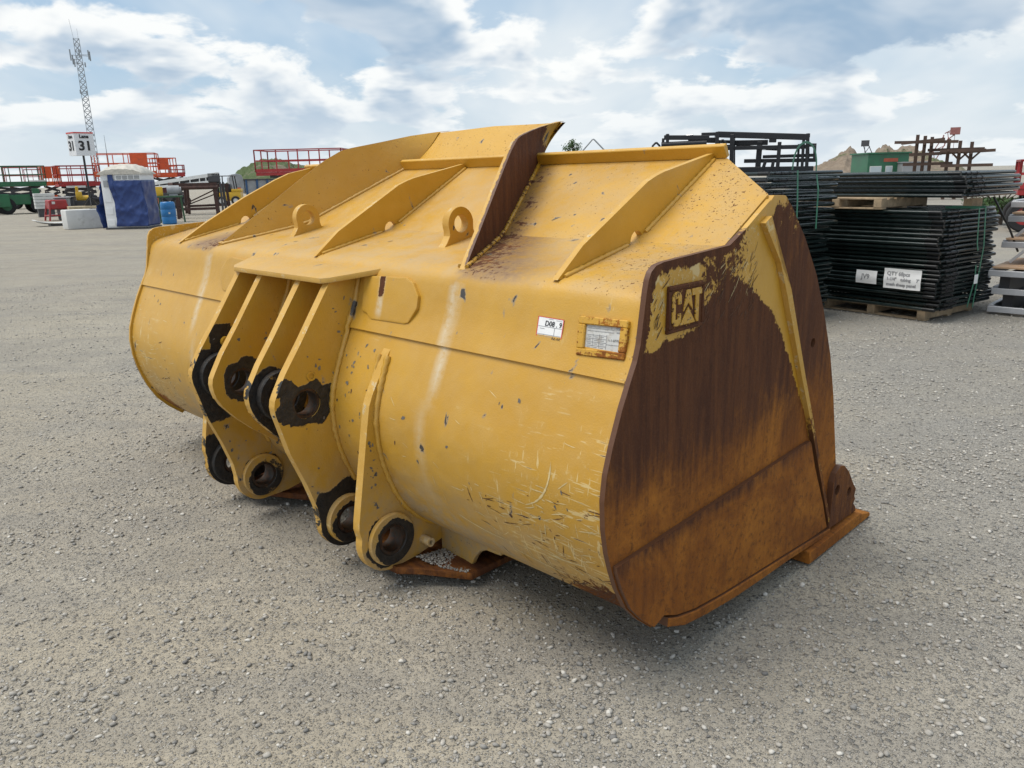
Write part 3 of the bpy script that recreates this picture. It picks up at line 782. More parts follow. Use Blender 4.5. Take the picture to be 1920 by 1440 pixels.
for sg in (1, -1):
    U = lambda a, b: mirror_edges(sg, a, b)
    sp_ = plate('side_plate', SIDE_REAR + SIDE_BOT + CUT_LINE[1:-1] + [(0.604, 1.449)], *U(HW - 0.018, HW), cell=0.018, attrs=at_side if sg > 0 else at_side_far)
    sp_['label'] = 'rusty brown right side plate with scraped yellow paint' if sg > 0 else 'yellow left side plate at the far end'
    # wear plate over the lower field
    low = [p for p in SIDE_REAR if p[1] < 0.48]
    wl = [(-0.206, 0.489), (0.2, 0.508), (0.7, 0.531), (1.05, 0.547), (1.066, 0.545), (1.078, 0.53), (1.129, 0.418), (1.245, 0.215), (1.305, 0.085)]
    wb = [(p[0], p[1] + 0.012) for p in SIDE_BOT[::-1][1:]][:-3] + [(0.05, 0.218), (-0.005, 0.200)]
    plate('side_wear_plate', wl + wb + [(p[0] + 0.006, p[1]) for p in low[::-1]], *U(HW, HW + 0.016), cell=0.04, parent=sp_,
          attrs=lambda c: dict(rust=0.99 + 0 * c[:, 0], orange=np.clip(0.95 - 0.5 * (1 - sstep(np.abs(c[:, 2] - (0.495 + 0.045 * c[:, 1])), 0.0, 0.05)) + 0.1 * npnoise(c), 0, 1)), bevel=True)
    # heel rail under the side plate
    rail = [(0.062, 0.172), (0.168, 0.131), (0.299, 0.111), (0.49, 0.092), (0.7, 0.082), (0.946, 0.074), (1.265, 0.052), (1.325, 0.052), (1.325, 0.075), (1.15, 0.086), (0.77, 0.112), (0.42, 0.137), (0.236, 0.156), (0.12, 0.182), (0.064, 0.203)]
    plate('heel_rail', rail, *U(HW - 0.03, HW + 0.026), cell=0.3, parent=sp_, attrs=at_rusty(0.8))
    # bar welded along the front of the side plate
    P = np.array(CUT_LINE[::-1]); T = np.gradient(P, axis=0); T /= np.linalg.norm(T, axis=1)[:, None]; Nv = np.stack([T[:, 1], -T[:, 0]], 1)
    bar = [tuple(p + n_ * 0.004) for p, n_ in zip(P, Nv)] + [tuple(p - n_ * wd) for p, n_, wd in list(zip(P, Nv, (0.040, 0.031, 0.023, 0.018, 0.016, 0.016)))[::-1]]
    bar[0] = (0.610, 1.455); bar[-1] = (0.566, 1.434)
    a_, b_ = U(HW, HW + 0.020)
    o = plate('edge_bar', bar, a_, b_, cell=0.05, parent=sp_, attrs=lambda c: dict(rust=np.clip(0.75 - 0.85 * sstep(c[:, 2], 0.45, 0.95), 0, 1), orange=0.5 + 0 * c[:, 0], scr=0.5 + 0 * c[:, 0], speck=0.3 + 0 * c[:, 0]))
    # side cutter in front
    top_ = [(0.604, 1.449), (0.640, 1.500), (0.664, 1.520)]
    plate('side_cutter', CUT_LINE[:-1] + top_ + FRONT, *U(HW - 0.040, HW - 0.004), holes=[(1.062, 0.948, 0.019)], cell=0.045, attrs=at_cutter)
    # corner adapter with its two bolt holes
    lug = [(1.315, 0.075), (1.325, 0.29), (1.345, 0.325), (1.39, 0.348), (1.43, 0.338), (1.487, 0.295), (1.545, 0.225), (1.590, 0.180), (1.578, 0.150), (1.592, 0.130), (1.575, 0.112), (1.605, 0.085), (1.612, 0.062)]
    plate('corner_adapter', lug, *U(HW - 0.012, HW + 0.022), holes=[(1.372, 0.240, 0.024), (1.508, 0.190, 0.022)], cell=0.06, attrs=lambda c: dict(rust=0.93 + 0 * c[:, 0], orange=0.45 + 0.3 * npnoise(c, 3), streak=0.5 + 0.4 * npnoise(c, 4), scr=0.6 + 0 * c[:, 0]))

# cutting edge lying on the ground
mb = MB(); CU = HW + 0.045
prof = [(1.085, 0.0), (1.085, 0.058), (1.60, 0.058), (1.735, 0.020), (1.735, 0.0)]
k = 60; rr = [mb.addv(*[(-CU + 2 * CU * i / k, p[0], p[1]) for p in prof]) for i in range(k + 1)]
for i in range(k):
    for j in range(5): mb.face([rr[i] + j, rr[i + 1] + j, rr[i + 1] + (j + 1) % 5, rr[i] + (j + 1) % 5])
mb.face([rr[0] + j for j in range(5)]); mb.face([rr[-1] + j for j in range(5)])
mb.build('cutting_edge', [PAINT], BK, bevel=0.004, seg=1, attrs=at_rusty(0.95))

# ---- hinge plates -------------------------------------------------------
UPV, UPZ, LOV, LOZ = -0.350, 0.748, -0.208, 0.214
INNER = [(0.06, 0.225), (-0.02, 0.29), (-0.10, 0.40), (-0.155, 0.54), (-0.175, 0.70), (-0.155, 0.84), (-0.095, 0.98), (-0.06, 1.06), (-0.015, 1.215), (-0.03, 1.243)]
def grease_at(spots, extra=None):
    def f(c):
        P = c[:, 1:3]; g = np.zeros(len(c)); n = npnoise(c, 3.5); n2 = npnoise(c[:, [1, 2, 0]], 6.0)
        for (gv, gz, r, side) in spots:
            d = np.hypot(P[:, 0] - gv, P[:, 1] - gz) + 0.024 * n + 0.016 * n2
            gg = 1 - sstep(d, r * 0.86, r * 1.14)
            if side: gg = gg * (np.sign(side) * (c[:, 0] - abs(side) * np.sign(side)) > 0)
            g = np.maximum(g, gg)
        out = dict(grease=g, speck=0.2 + 0 * n, dust=0.5 * (1 - sstep(c[:, 2], 0.25, 0.62)) + 0.08, scr=0.08 + 0 * n, rust=0.30 * (1 - sstep(c[:, 2], 0.10, 0.16)), orange=0.5 + 0 * n)
        if extra: extra(c, out)
        return out
    return f
OUT_FRONT = [(-0.030, 1.243), (-0.190, 1.228), (-0.347, 0.997), (-0.428, 0.884), (-0.470, 0.812), (-0.484, 0.785), (-0.489, 0.758), (-0.486, 0.728), (-0.476, 0.690), (-0.44, 0.558), (-0.383, 0.416), (-0.345, 0.30)]
LOBE = arc(LOV, LOZ, 0.128, 172, 276, 10)
outer_poly = OUT_FRONT[1:] + LOBE + [(-0.08, 0.092), (0.06, 0.12)] + INNER
mid_poly = OUT_FRONT[1:-3] + [(-0.478, 0.700), (-0.455, 0.655), (-0.40, 0.590), (-0.326, 0.520), (-0.155, 0.385), (-0.10, 0.40)] + INNER[3:]
c_poly = [(-0.140, 0.985), (-0.158, 0.962), (-0.243, 0.818), (-0.262, 0.775), (-0.277, 0.70), (-0.345, 0.322), (-0.348, 0.29)] + arc(LOV, LOZ, 0.135, 165, 276, 10) + [(-0.08, 0.088), (0.07, 0.12)] + INNER[:7]
TH = 0.042
def boss(u0, u1, v, z, r0, r1, parent, gre=0.9, name='pin_boss'):
    mb = MB(); mb.ring((u0, v, z), (1, 0, 0), r0, r1, u1 - u0, 40)
    return mb.build(name, [PAINT], parent, smooth=35, bevel=0.004, seg=1, cell=0.014,
                    attrs=lambda c: dict(grease=np.clip(gre + 0.25 * npnoise(c, 5) - (0.9 if gre < 0.8 else 0.0) * sstep(np.hypot(c[:, 1] - v - 0.012, c[:, 2] - z + 0.016) + 0.010 * npnoise(c, 8), r0 * 1.45, r0 * 1.65), 0, 1), dust=0.5 + 0 * c[:, 0], scr=0.5 + 0 * c[:, 0], rust=0.12 + 0 * c[:, 0], orange=0.5 + 0 * c[:, 0]))
def hinge(name, poly, u, holes, spots, lab=None):
    o = plate(name, poly, u - TH / 2, u + TH / 2, holes=holes, cell=0.016, attrs=grease_at(spots))
    if lab: o['label'] = lab
    pts = [(-0.150, 0.374), (-0.193, 0.471), (-0.215, 0.536), (-0.230, 0.615), (-0.234, 0.705), (-0.223, 0.777), (-0.198, 0.855), (-0.158, 0.953), (-0.134, 1.010), (-0.134, 1.026), (-0.102, 1.088), (-0.084, 1.132), (-0.060, 1.222)]
    if name == 'hinge_plate':
        for sd in (1, -1): bead([(u + sd * (TH / 2 + 0.006), p[0] - 0.005, p[1]) for p in pts], 0.012, at_plain, o)
    return o
B_, A_, C_ = 0.371, 0.163, 0.675
UH = (UPV, UPZ, 0.062); LH = (LOV, LOZ, 0.060)
p4 = hinge('hinge_plate', outer_poly, B_, [UH, LH], [(UPV + 0.012, UPZ - 0.005, 0.078, 0), (UPV - 0.080, UPZ + 0.06, 0.036, 0), (UPV - 0.095, UPZ - 0.02, 0.036, 0), (UPV + 0.10, UPZ + 0.03, 0.022, 0), (LOV, LOZ, 0.16, 0)])
p3 = hinge('hinge_plate', mid_poly, A_, [UH], [(UPV - 0.04, UPZ - 0.05, 0.155, 0)])
p2 = hinge('hinge_plate', mid_poly, -A_, [UH], [(UPV + 0.005, UPZ, 0.078, 0)])
p1 = hinge('hinge_plate', outer_poly, -B_, [UH, LH], [(UPV - 0.04, UPZ - 0.05, 0.165, 0), (UPV + 0.03, UPZ + 0.155, 0.055, 0), (LOV, LOZ, 0.10, 0)])
def hin_c(u, sg):
    o = hinge('outer_hinge_plate', c_poly, u, [LH], [(LOV - 0.02, LOZ - 0.02, 0.10 if sg > 0 else 0.20, 0)])
    pts = [(0.06, 0.198), (0.0, 0.218), (-0.062, 0.266), (-0.122, 0.329), (-0.168, 0.409), (-0.193, 0.471), (-0.215, 0.536), (-0.230, 0.615), (-0.234, 0.705), (-0.223, 0.777), (-0.198, 0.855), (-0.158, 0.953)]
    for sd in (1, -1): bead([(u + sd * (TH / 2 + 0.005), p[0] - 0.005, p[1]) for p in pts], 0.012, at_plain, o)
    return o
p5 = hin_c(C_, 1); p0 = hin_c(-C_, -1)
h_ = TH / 2
boss(A_ + h_, A_ + h_ + 0.035, UPV, UPZ, 0.066, 0.108, p3); boss(B_ - h_ - 0.035, B_ - h_, UPV, UPZ, 0.066, 0.108, p4)
boss(-B_ + h_, -B_ + h_ + 0.035, UPV, UPZ, 0.066, 0.108, p1); boss(-A_ - h_ - 0.035, -A_ - h_, UPV, UPZ, 0.066, 0.108, p2)
boss(B_ + h_, B_ + h_ + 0.03, LOV, LOZ, 0.064, 0.105, p4, 0.79); boss(C_ - h_ - 0.03, C_ - h_, LOV, LOZ, 0.064, 0.105, p5)
boss(C_ + h_, C_ + h_ + 0.022, LOV, LOZ, 0.064, 0.108, p5, 0.72); boss(-B_ + h_, -B_ + h_ + 0.022, LOV, LOZ, 0.064, 0.105, p1, 0.72)
boss(-B_ - h_ - 0.03, -B_ - h_, LOV, LOZ, 0.064, 0.105, p1); boss(-C_ + h_, -C_ + h_ + 0.03, LOV, LOZ, 0.064, 0.12, p0)
boss(B_ - h_ - 0.022, B_ - h_, LOV, LOZ, 0.064, 0.105, p4, 0.72)
# steel bushes inside the bores, dull and dark with rust
BUSH = simple('bush_steel', (0.055, 0.045, 0.038), 0.5, 0.6, 0.4, 20, dirt=(0.12, 0.045, 0.015), dirt_amt=0.7)
for (u0, u1, v, z, par) in ((B_ - h_ - 0.03, B_ + h_ - 0.004, UPV, UPZ, p4), (A_ - h_ + 0.004, A_ + h_ + 0.03, UPV, UPZ, p3), (-A_ - h_ - 0.03, -A_ + h_ - 0.004, UPV, UPZ, p2), (-B_ - h_ + 0.004, -B_ + h_ + 0.03, UPV, UPZ, p1),
                            (B_ - h_ - 0.02, B_ + h_ + 0.026, LOV, LOZ, p4), (C_ - h_ - 0.028, C_ + h_ + 0.018, LOV, LOZ, p5), (-B_ - h_ - 0.028, -B_ + h_ + 0.018, LOV, LOZ, p1), (-C_ - h_ + 0.003, -C_ + h_ + 0.028, LOV, LOZ, p0)):
    MB().ring((u0, v, z), (1, 0, 0), 0.052, 0.0635, u1 - u0, 32).build('bush', [BUSH], par, smooth=35)
# grease points and the pipe stub
MB().ring((C_ + h_, -0.045, 0.152), (1, 0, 0), 0.010, 0.019, 0.055, 18).build('pipe_stub', [PAINT], p5, smooth=35, attrs=lambda c: dict(streak=0.9 + 0 * c[:, 0]))
MB().ring((B_ + h_, UPV + 0.030, UPZ + 0.107), (1, 0, 0), 0.012, 0.019, 0.006, 18).build('grease_port', [PAINT], p4, smooth=35, attrs=lambda c: dict(grease=0.45 + 0 * c[:, 0]))
MB().ring((-B_ + h_, UPV + 0.035, UPZ + 0.150), (1, 0, 0), 0.010, 0.024, 0.02, 18).build('grease_port', [PAINT], p1, smooth=35)
# cap plate over the four upper hinge plates
mb = MB(); capz = lambda v: 1.262 + (v + 0.035) * 0.165
poly = [(-0.52, -0.030), (0.53, -0.030), (0.405, -0.205), (0.37, -0.228), (-0.36, -0.228), (-0.405, -0.205)]
b0 = mb.addv(*[(p[0], p[1], capz(p[1])) for p in poly]); b1 = mb.addv(*[(p[0], p[1], capz(p[1]) - 0.022) for p in poly])
mb.face([b0 + i for i in range(6)]); mb.face([b1 + i for i in range(6)][::-1])
for i in range(6): mb.face([b0 + i, b0 + (i + 1) % 6, b1 + (i + 1) % 6, b1 + i], 1)
mb.build('cap_plate', [PAINT, EDGE], BK, bevel=0.004, seg=2, attrs=lambda c: dict(dust=0.3 + 0 * c[:, 0], speck=0.15 + 0 * c[:, 0]))

# ---- back plane frame: things lying on the straight back plate -----------
bp0, bp1 = np.array(BACK[2]), np.array(BACK[3]); bdir = (bp1 - bp0) / np.linalg.norm(bp1 - bp0); bnor = np.array([-bdir[1], bdir[0]])
def back_hit(px, py, off=0.0):
    """local (u, t) on the back plate seen at a photo pixel; t runs up the plate"""
    d = ray(px, py); ud = np.array([math.cos(BRZ), math.sin(BRZ), 0]); vd = np.array([-math.sin(BRZ), math.cos(BRZ), 0])
    o = CAM - np.array(BO); D = np.array([d @ vd, d[2]]); c = np.array([o @ vd, o[2]]) - bp0 - bnor * off
    t = -(c @ bnor) / (D @ bnor); P = o + t * d
    return (P @ ud, (np.array([P @ vd, P[2]]) - bp0) @ bdir)
def on_back(u, t, off): q = bp0 + bdir * t + bnor * off; return (u, q[0], q[1])
def back_prism(mb, poly, o0, o1, mi=0):
    n = len(poly); a = mb.addv(*[on_back(p[0], p[1], o0) for p in poly]); b = mb.addv(*[on_back(p[0], p[1], o1) for p in poly])
    mb.face([a + i for i in range(n)][::-1], mi); mb.face([b + i for i in range(n)], mi)
    for i in range(n): mb.face([a + i, a + (i + 1) % n, b + (i + 1) % n, b + i], mi)
    return mb
hexp = [back_hit(*p) for p in [(688, 517), (766, 521), (779, 531), (789, 556), (786, 580), (770, 606), (762, 608), (700, 599), (692, 588), (683, 582)]]
for sg in (1, -1):
    mb = back_prism(MB(), [(sg * p[0], p[1]) for p in hexp], -0.004, 0.014)
    uu = [p[0] for p in hexp]; uc = min(uu) + 0.36 * (max(uu) - min(uu))
    mb.build('inspection_cover', [PAINT], BK, bevel=0.004, seg=2, cell=0.009, attrs=lambda c: dict(
        rust=np.clip((1 - sstep(np.abs(c[:, 0] - uc + 0.004 * npnoise(c, 9)), 0.012, 0.024)) * (0.10 + 0.88 * sstep(c[:, 2], 1.125, 1.185)), 0, 1),
        streak=np.clip((1 - sstep(np.abs(c[:, 0] - uc), 0.010, 0.026)) * sstep(c[:, 2], 1.07, 1.11), 0, 1) * 0.9, dust=0.1 + 0 * c[:, 0]))
# auction sticker: white paper with red border, ruled boxes and marker-pen writing
WHITE = simple('white_paper', (0.80, 0.80, 0.79), 0.6, 0, 0.03, 20)
INK = simple('black_ink', (0.015, 0.015, 0.017), 0.5, 0, 0.05)
REDP = simple('red_print', (0.62, 0.06, 0.05), 0.5, 0, 0.05)
GREYP = simple('grey_print', (0.28, 0.28, 0.29), 0.6, 0, 0.05)
def quad_map(px4, off):
    c4 = [np.array(back_hit(*p)) for p in px4]
    def f(x, y, o=off):
        q = (c4[0] * (1 - x) + c4[1] * x) * (1 - y) + (c4[3] * (1 - x) + c4[2] * x) * y
        return on_back(q[0], q[1], o)
    return f
def patch(mb, f, x0, x1, y0, y1, o, mi=0, th=0.0006):
    a = mb.addv(f(x0, y0, o), f(x1, y0, o), f(x1, y1, o), f(x0, y1, o)); b = mb.addv(f(x0, y0, o - th), f(x1, y0, o - th), f(x1, y1, o - th), f(x0, y1, o - th))
    mb.face([a, a + 1, a + 2, a + 3], mi)
    for i in range(4): mb.face([a + i, a + (i + 1) % 4, b + (i + 1) % 4, b + i], mi)
def text_on(f, txt, x, y, size, o, mat, parent, name='lettering', bold=0.0, xs=1.0, slant=0.0):
    me = text_mesh(txt, 1.0, 0.0, bold, 'LEFT', xs)
    for v in me.vertices:
        q = f(x + (v.co.x + slant * v.co.y) * size[0], y - v.co.y * size[1], o); v.co = q
    return link(name, me, mat, parent)
# the plain back is flat only between the crease and the bend: sticker and data plate lie there
f = quad_map([(1011, 592), (1059, 600), (1052, 646), (1004.5, 637.5)], 0.0022)
mb = MB(); patch(mb, f, 0, 1, 0, 1, 0.0022, 0)
stk = mb.build('sticker', [WHITE], BK, smooth=0); stk['label'] = 'white auction sticker with red border and handwriting'
mb = MB()
for a in ((0, 1, 0, .025), (0, 1, .975, 1), (0, .025, 0, 1), (.975, 1, 0, 1)): patch(mb, f, *a, 0.003)
mb.build('red_border', [REDP], stk, smooth=0)
mb = MB()
for a in ((.04, .96, .385, .40), (.04, .96, .70, .715), (.68, .695, .40, .70), (.66, .675, .70, .96), (.28, .29, .72, .96), (.42, .6, .06, .075), (.70, .95, .08, .09), (.08, .24, .76, .775), (.08, .24, .82, .835), (.08, .24, .88, .895), (.34, .62, .78, .795), (.34, .62, .84, .855), (.12, .3, .47, .485)): patch(mb, f, *a, 0.003)
mb.build('ruled_lines', [GREYP], stk, smooth=0)
text_on(f, 'D08 . 9', .30, .26, (.215, .30), 0.0036, INK, stk, bold=0.012, slant=0.1)
text_on(f, '06:05', .62, .87, (.155, .22), 0.0036, INK, stk, bold=0.014, slant=0.15)
# data plate in its welded frame
f = quad_map([(1090, 592.5), (1183, 602), (1174, 676.5), (1083.5, 665.5)], 0.0)
mb = MB()
for a in ((0, 1, 0, .20), (0, 1, .82, 1), (0, .15, .20, .82), (.86, 1, .20, .82)): patch(mb, f, *a, 0.014, 0, 0.016)
fr = mb.build('data_plate_frame', [PAINT], BK, smooth=0, bevel=0.003, seg=1, attrs=lambda c: dict(rust=np.clip(0.52 + 0.25 * npnoise(c, 6) + 0.2 * sstep(c[:, 0], 1.7, 1.8), 0, 1), orange=0.95 + 0 * c[:, 0], speck=0.5 + 0 * c[:, 0]))
ALU = simple('stamped_plate', (0.58, 0.575, 0.55), 0.5, 0.0, 0.12, 14, dirt=(0.30, 0.25, 0.19), dirt_amt=0.5)
mb = MB(); patch(mb, f, .15, .86, .20, .82, 0.004); dp = mb.build('data_plate', [ALU], fr, smooth=0)
mb = MB()
for y in (.27, .34): patch(mb, f, .18, .72, y, y + .010, 0.0049)
for y in (.44, .53, .62, .71): patch(mb, f, .18, .58, y, y + .010, 0.0049)
for x in (.30, .43, .58): patch(mb, f, x, x + .006, .42, .78, 0.0049)
for y in (.48, .57, .66, .75):
    for x in (.19, .325, .455): patch(mb, f, x, x + .075, y, y + .014, 0.0049)
patch(mb, f, .58, .84, .65, .66, 0.0049); patch(mb, f, .76, .84, .21, .265, 0.0049); patch(mb, f, .77, .83, .32, .35, 0.0049)
mb.build('stamped_rows', [GREYP], dp, smooth=0)
text_on(f, '111-0770', .605, .545, (.062, .085), 0.0052, INK, dp, bold=0.0)
text_on(f, 'CAT', .768, .240, (.034, .060), 0.0056, WHITE, dp, bold=0.01)

# ---- skid plates and ribs under the hinges -------------------------------
for sg in (1, -1):
    mb = MB(); poly = [(0.50, -0.215), (0.72, -0.205), (0.78, -0.13), (0.94, 0.005), (0.93, 0.40), (0.2, 0.40), (0.27, -0.02), (0.40, -0.12)]
    zt = lambda p: 0.092 - (p[1] + 0.215) * 0.15 if p[1] < 0.05 else 0.052
    b0 = mb.addv(*[(sg * p[0], p[1], zt(p)) for p in poly]); b1 = mb.addv(*[(sg * p[0], p[1], zt(p) - 0.030) for p in poly])
    mb.face([b0 + i for i in range(8)]); mb.face([b1 + i for i in range(8)])
    for i in range(8): mb.face([b0 + i, b0 + (i + 1) % 8, b1 + (i + 1) % 8, b1 + i])
    mb.build('skid_plate', [PAINT], BK, bevel=0.003, seg=1, attrs=lambda c: dict(rust=0.93 + 0 * c[:, 0], orange=0.35 + 0 * c[:, 0], dust=1.0 + 0 * c[:, 0]))
    # rib from the hinge out to the skid corner, with its half-round cut-out
    rib = [(C_ + 0.02, 0.060), (0.885, 0.058), (0.905, 0.10), (0.935, 0.135), (0.975, 0.155), (1.03, 0.157), (1.06, 0.16), (1.06, 0.235), (C_ + 0.02, 0.235)]
    mb = MB(); mb.prism([(sg * p[0], p[1]) for p in rib], 1, 0.055, 0.080); mb.build('skid_rib', [PAINT], BK, bevel=0.003, seg=1, attrs=lambda c: dict(dust=0.9 + 0 * c[:, 0], speck=0.5 + 0 * c[:, 0]))
# gravel caught on the right skid plate
k = 900; gu = rng.uniform(0.71, 0.92, k); gv = rng.uniform(-0.10, 0.05, k); ok = (gv > -0.13 + (gu - 0.72) * 0.62)
gu, gv = gu[ok], gv[ok]; gs = rng.uniform(0.003, 0.008, len(gu))
gz = 0.092 - (gv + 0.215) * 0.15 + gs * 0.4 + 0.022 * np.exp(-((gu - 0.74) / 0.07) ** 2)
me = pebbles('gravel', np.stack([gu, gv, gz], 1), gs, np.clip(rng.normal(0.5, 0.2, len(gu)), 0, 1), PEB)
o = link('caught_gravel', me, PEB); o.location = BO; o.rotation_euler = (0, 0, BRZ); tag(o, 'grey gravel caught on the rusty plate under the bucket hinge', 'gravel', kind='stuff')

# ---- emblem on the side plate -------------------------------------------
ev0, ev1, ez0, ez1 = 0.030, 0.220, 1.143, 1.284
mb = MB()
mb.prism([(ev0, ez0), (ev1, ez0 + .002), (ev1, ez1), (ev0 + .005, ez1)], 0, HW - 0.001, HW + 0.010)
at_em = lambda c: dict(rust=np.clip(0.72 + 0.25 * npnoise(c, 5), 0, 1), scr=0.6 + 0 * c[:, 0], orange=0.05 + 0 * c[:, 0])
emb = mb.build('brand_emblem', [PAINT], BK, bevel=0.004, seg=2, attrs=at_em)
def rim(v0, v1, z0, z1): MB().box(HW + 0.008, HW + 0.0135, v0, v1, z0, z1).build('emblem_rim', [PAINT], emb, bevel=0.002, seg=1, attrs=at_em)
rim(ev0 + .001, ev0 + .012, ez0 + .014, ez1 - .014); rim(ev1 - .011, ev1 - .001, ez0 + .014, ez1 - .014); rim(ev0 + .001, ev1 - .001, ez1 - .013, ez1 - .001); rim(ev0 + .001, ev1 - .001, ez0 + .003, ez0 + .013)
def letter(poly):
    mb = MB(); mb.prism([(ev0 + .016 + p[0] * 0.158, ez0 + .020 + p[1] * 0.103) for p in poly], 0, HW + 0.009, HW + 0.0145)
    mb.build('letter', [PAINT], emb, bevel=0.0015, seg=1, attrs=lambda c: dict(rust=0.39 + 0.12 * npnoise(c, 7), scr=1.0 + 0 * c[:, 0]))
C0 = [(.30, .62), (.30, .86), (.26, .95), (.20, 1.0), (.10, 1.0), (.04, .95), (.0, .86), (.0, .14), (.04, .05), (.10, 0), (.20, 0), (.26, .05), (.30, .14), (.30, .36), (.19, .36), (.19, .20), (.11, .20), (.11, .80), (.19, .80), (.19, .62)]
letter(C0)
letter([(.47, 1.0), (.60, 1.0), (.70, .38), (.535, .62), (.37, .38)])
letter([(.27, .0), (.535, .50), (.80, .0)])
letter([(.66, 1.0), (1.0, 1.0), (1.0, .80), (.905, .80), (.905, .0), (.835, .0), (.78, .12), (.78, .80), (.66, .80)])

# ---- scratch strokes: thin scrapes through the paint, lying on the surface -----
PRIMER = simple('bare_primer', (0.64, 0.50, 0.25), 0.6, 0, 0.15, 30)
GOUGE = simple('rust_gouge', (0.10, 0.044, 0.020), 0.8, 0, 0.4, 40)
GREYC = simple('grey_knock', (0.15, 0.135, 0.115), 0.7, 0, 0.35, 60)
WP = np.array(WRAP_S); WS = np.concatenate([[0], np.cumsum(np.linalg.norm(np.diff(WP, axis=0), axis=1))])
WT = np.gradient(WP, axis=0); WT /= np.linalg.norm(WT, axis=1)[:, None]
def wrap_pt(u, s, off):
    v, z = np.interp(s, WS, WP[:, 0]), np.interp(s, WS, WP[:, 1]); tv, tz = np.interp(s, WS, WT[:, 0]), np.interp(s, WS, WT[:, 1])
    n = np.array([-tz, tv]) / math.hypot(tv, tz)
    return (u, v + n[0] * off, z + n[1] * off)
def s_of_z(z): i = len(WP) // 3; return float(np.interp(z, WP[i:, 1], WS[i:]))
def stroke(mb, P, u, s, ang, L, wd, curve=0.0, off=0.0008, k=7):
    """tapered ribbon in surface coordinates (u, s), mapped by P"""
    a = []
    for i in range(k + 1):
        t = i / k; th = ang + curve * (t - .5); uu = u + L * (t - .5) * math.cos(th); ss = s + L * (t - .5) * math.sin(th)
        hw_ = wd * .5 * (math.sin(math.pi * min(1, max(0, t))) ** .5 + .06) * random.uniform(.55, 1.2); nx_, ny_ = -math.sin(th) * hw_, math.cos(th) * hw_
        a.append(mb.addv(P(uu + nx_, ss + ny_, off), P(uu - nx_, ss - ny_, off)))
    for i in range(k): mb.face([a[i], a[i] + 1, a[i + 1] + 1, a[i + 1]])
def blob(mb, P, u, s, r, asp, ang, off=0.0009):
    n = 9; b = mb.addv(*[P(u + r * math.cos(ang) * math.cos(q) * rr_ - r * asp * math.sin(ang) * math.sin(q) * rr_, s + r * math.sin(ang) * math.cos(q) * rr_ + r * asp * math.cos(ang) * math.sin(q) * rr_, off) for q, rr_ in ((2 * math.pi * i / n, random.uniform(.55, 1.25)) for i in range(n))])
    mb.face([b + i for i in range(n)])
rs = random.Random(21)
pale, dark, grey = MB(), MB(), MB()
for c_ in range(30):                                        # clusters near both ends, thickest low on the right
    right = rs.random() < .72; u0 = rs.uniform(1.12, 1.77) if right else -rs.uniform(1.35, 1.77)
    z0_ = rs.choice((rs.uniform(.26, .55), rs.uniform(.30, .50), rs.uniform(.45, .80))); s0 = s_of_z(z0_); a0 = rs.choice((rs.uniform(-.35, .25), rs.uniform(-.2, .5), rs.uniform(1.2, 1.9)))
    for k in range(rs.randint(5, 16)):
        (dark if rs.random() < .30 else pale)
        stroke(dark if rs.random() < .30 else pale, wrap_pt, min(1.785, max(-1.785, u0 + rs.gauss(0, .07))), s0 + rs.gauss(0, .03), a0 + rs.gauss(0, .07), rs.uniform(.008, .10) * rs.random() ** .5, rs.uniform(.0016, .0045), rs.gauss(0, .08), rs.uniform(.0007, .0012))
for k in range(26): stroke(pale, wrap_pt, rs.choice((rs.uniform(.75, 1.76), -rs.uniform(1.1, 1.76))), s_of_z(rs.uniform(.28, .92)), rs.gauss(0, .35), rs.uniform(.012, .07), rs.uniform(.0015, .0035), rs.gauss(0, .1), .0008)
for (uu, z_, a_, L_, cv_) in ((1.20, .40, -.16, .26, .25), (1.45, .35, -.10, .24, .15), (1.60, .42, .1, .16, .1), (1.56, .66, 1.0, .22, .7)): stroke(pale, wrap_pt, uu, s_of_z(z_), a_, L_, .007, cv_, .0009, 18)
for k in range(60):                                         # knocks down to grey steel
    uu = rs.choice((rs.uniform(.42, .66), rs.uniform(.42, .62), rs.uniform(.72, 1.75), -rs.uniform(.8, 1.7)))
    blob(grey if rs.random() < .7 else dark, wrap_pt, uu, s_of_z(rs.uniform(.52, 1.0)), rs.uniform(.003, .011), rs.uniform(.35, .8), rs.uniform(.6, 2.2))
for k in range(70):                                         # scuffs where the lower end rubs the ground
    stroke(dark, wrap_pt, rs.choice((1, 1, 1, -1)) * (1.78 - abs(rs.gauss(0, .12))), s_of_z(rs.uniform(.215, .34)), rs.uniform(.5, 1.1), rs.uniform(.02, .11), rs.uniform(.003, .008), rs.gauss(0, .2), .0010)
def wear_part(mb, name, mat, parent):
    o = mb.build(name, [mat], parent, smooth=0, recalc=False); o['kind'] = 'stuff'; return o
wear_part(pale, 'scratches', PRIMER, wrp); wear_part(dark, 'gouges', GOUGE, wrp); wear_part(grey, 'knocks', GREYC, wrp)
def side_pt(v, z, off): return (HW + off, v, z)
pale, dark = MB(), MB()
def in_yel(v, z): return (z > 1.12 + .0 * v) and (v < .60) and not (ev0 - .006 < v < ev1 + .006 and ez0 - .006 < z < ez1 + .006)
k = 0
while k < 150:
    v_, z_ = rs.uniform(-.03, .56), rs.uniform(1.13, 1.40)
    top_lim = 1.345 if v_ < .2 else 1.36 + (v_ - .38) * .3
    if not in_yel(v_, z_) or z_ > top_lim - .02: continue
    k += 1; L_ = rs.uniform(.010, .055); a_ = rs.choice((.72, .80, .88, 1.2)) + rs.gauss(0, .14)
    if z_ + L_ / 2 > top_lim: continue
    stroke(dark if rs.random() < .80 or z_ < 1.2 else pale, side_pt, v_, z_, a_, L_, rs.uniform(.0014, .0036), rs.gauss(0, .08), rs.uniform(.0008, .0014))
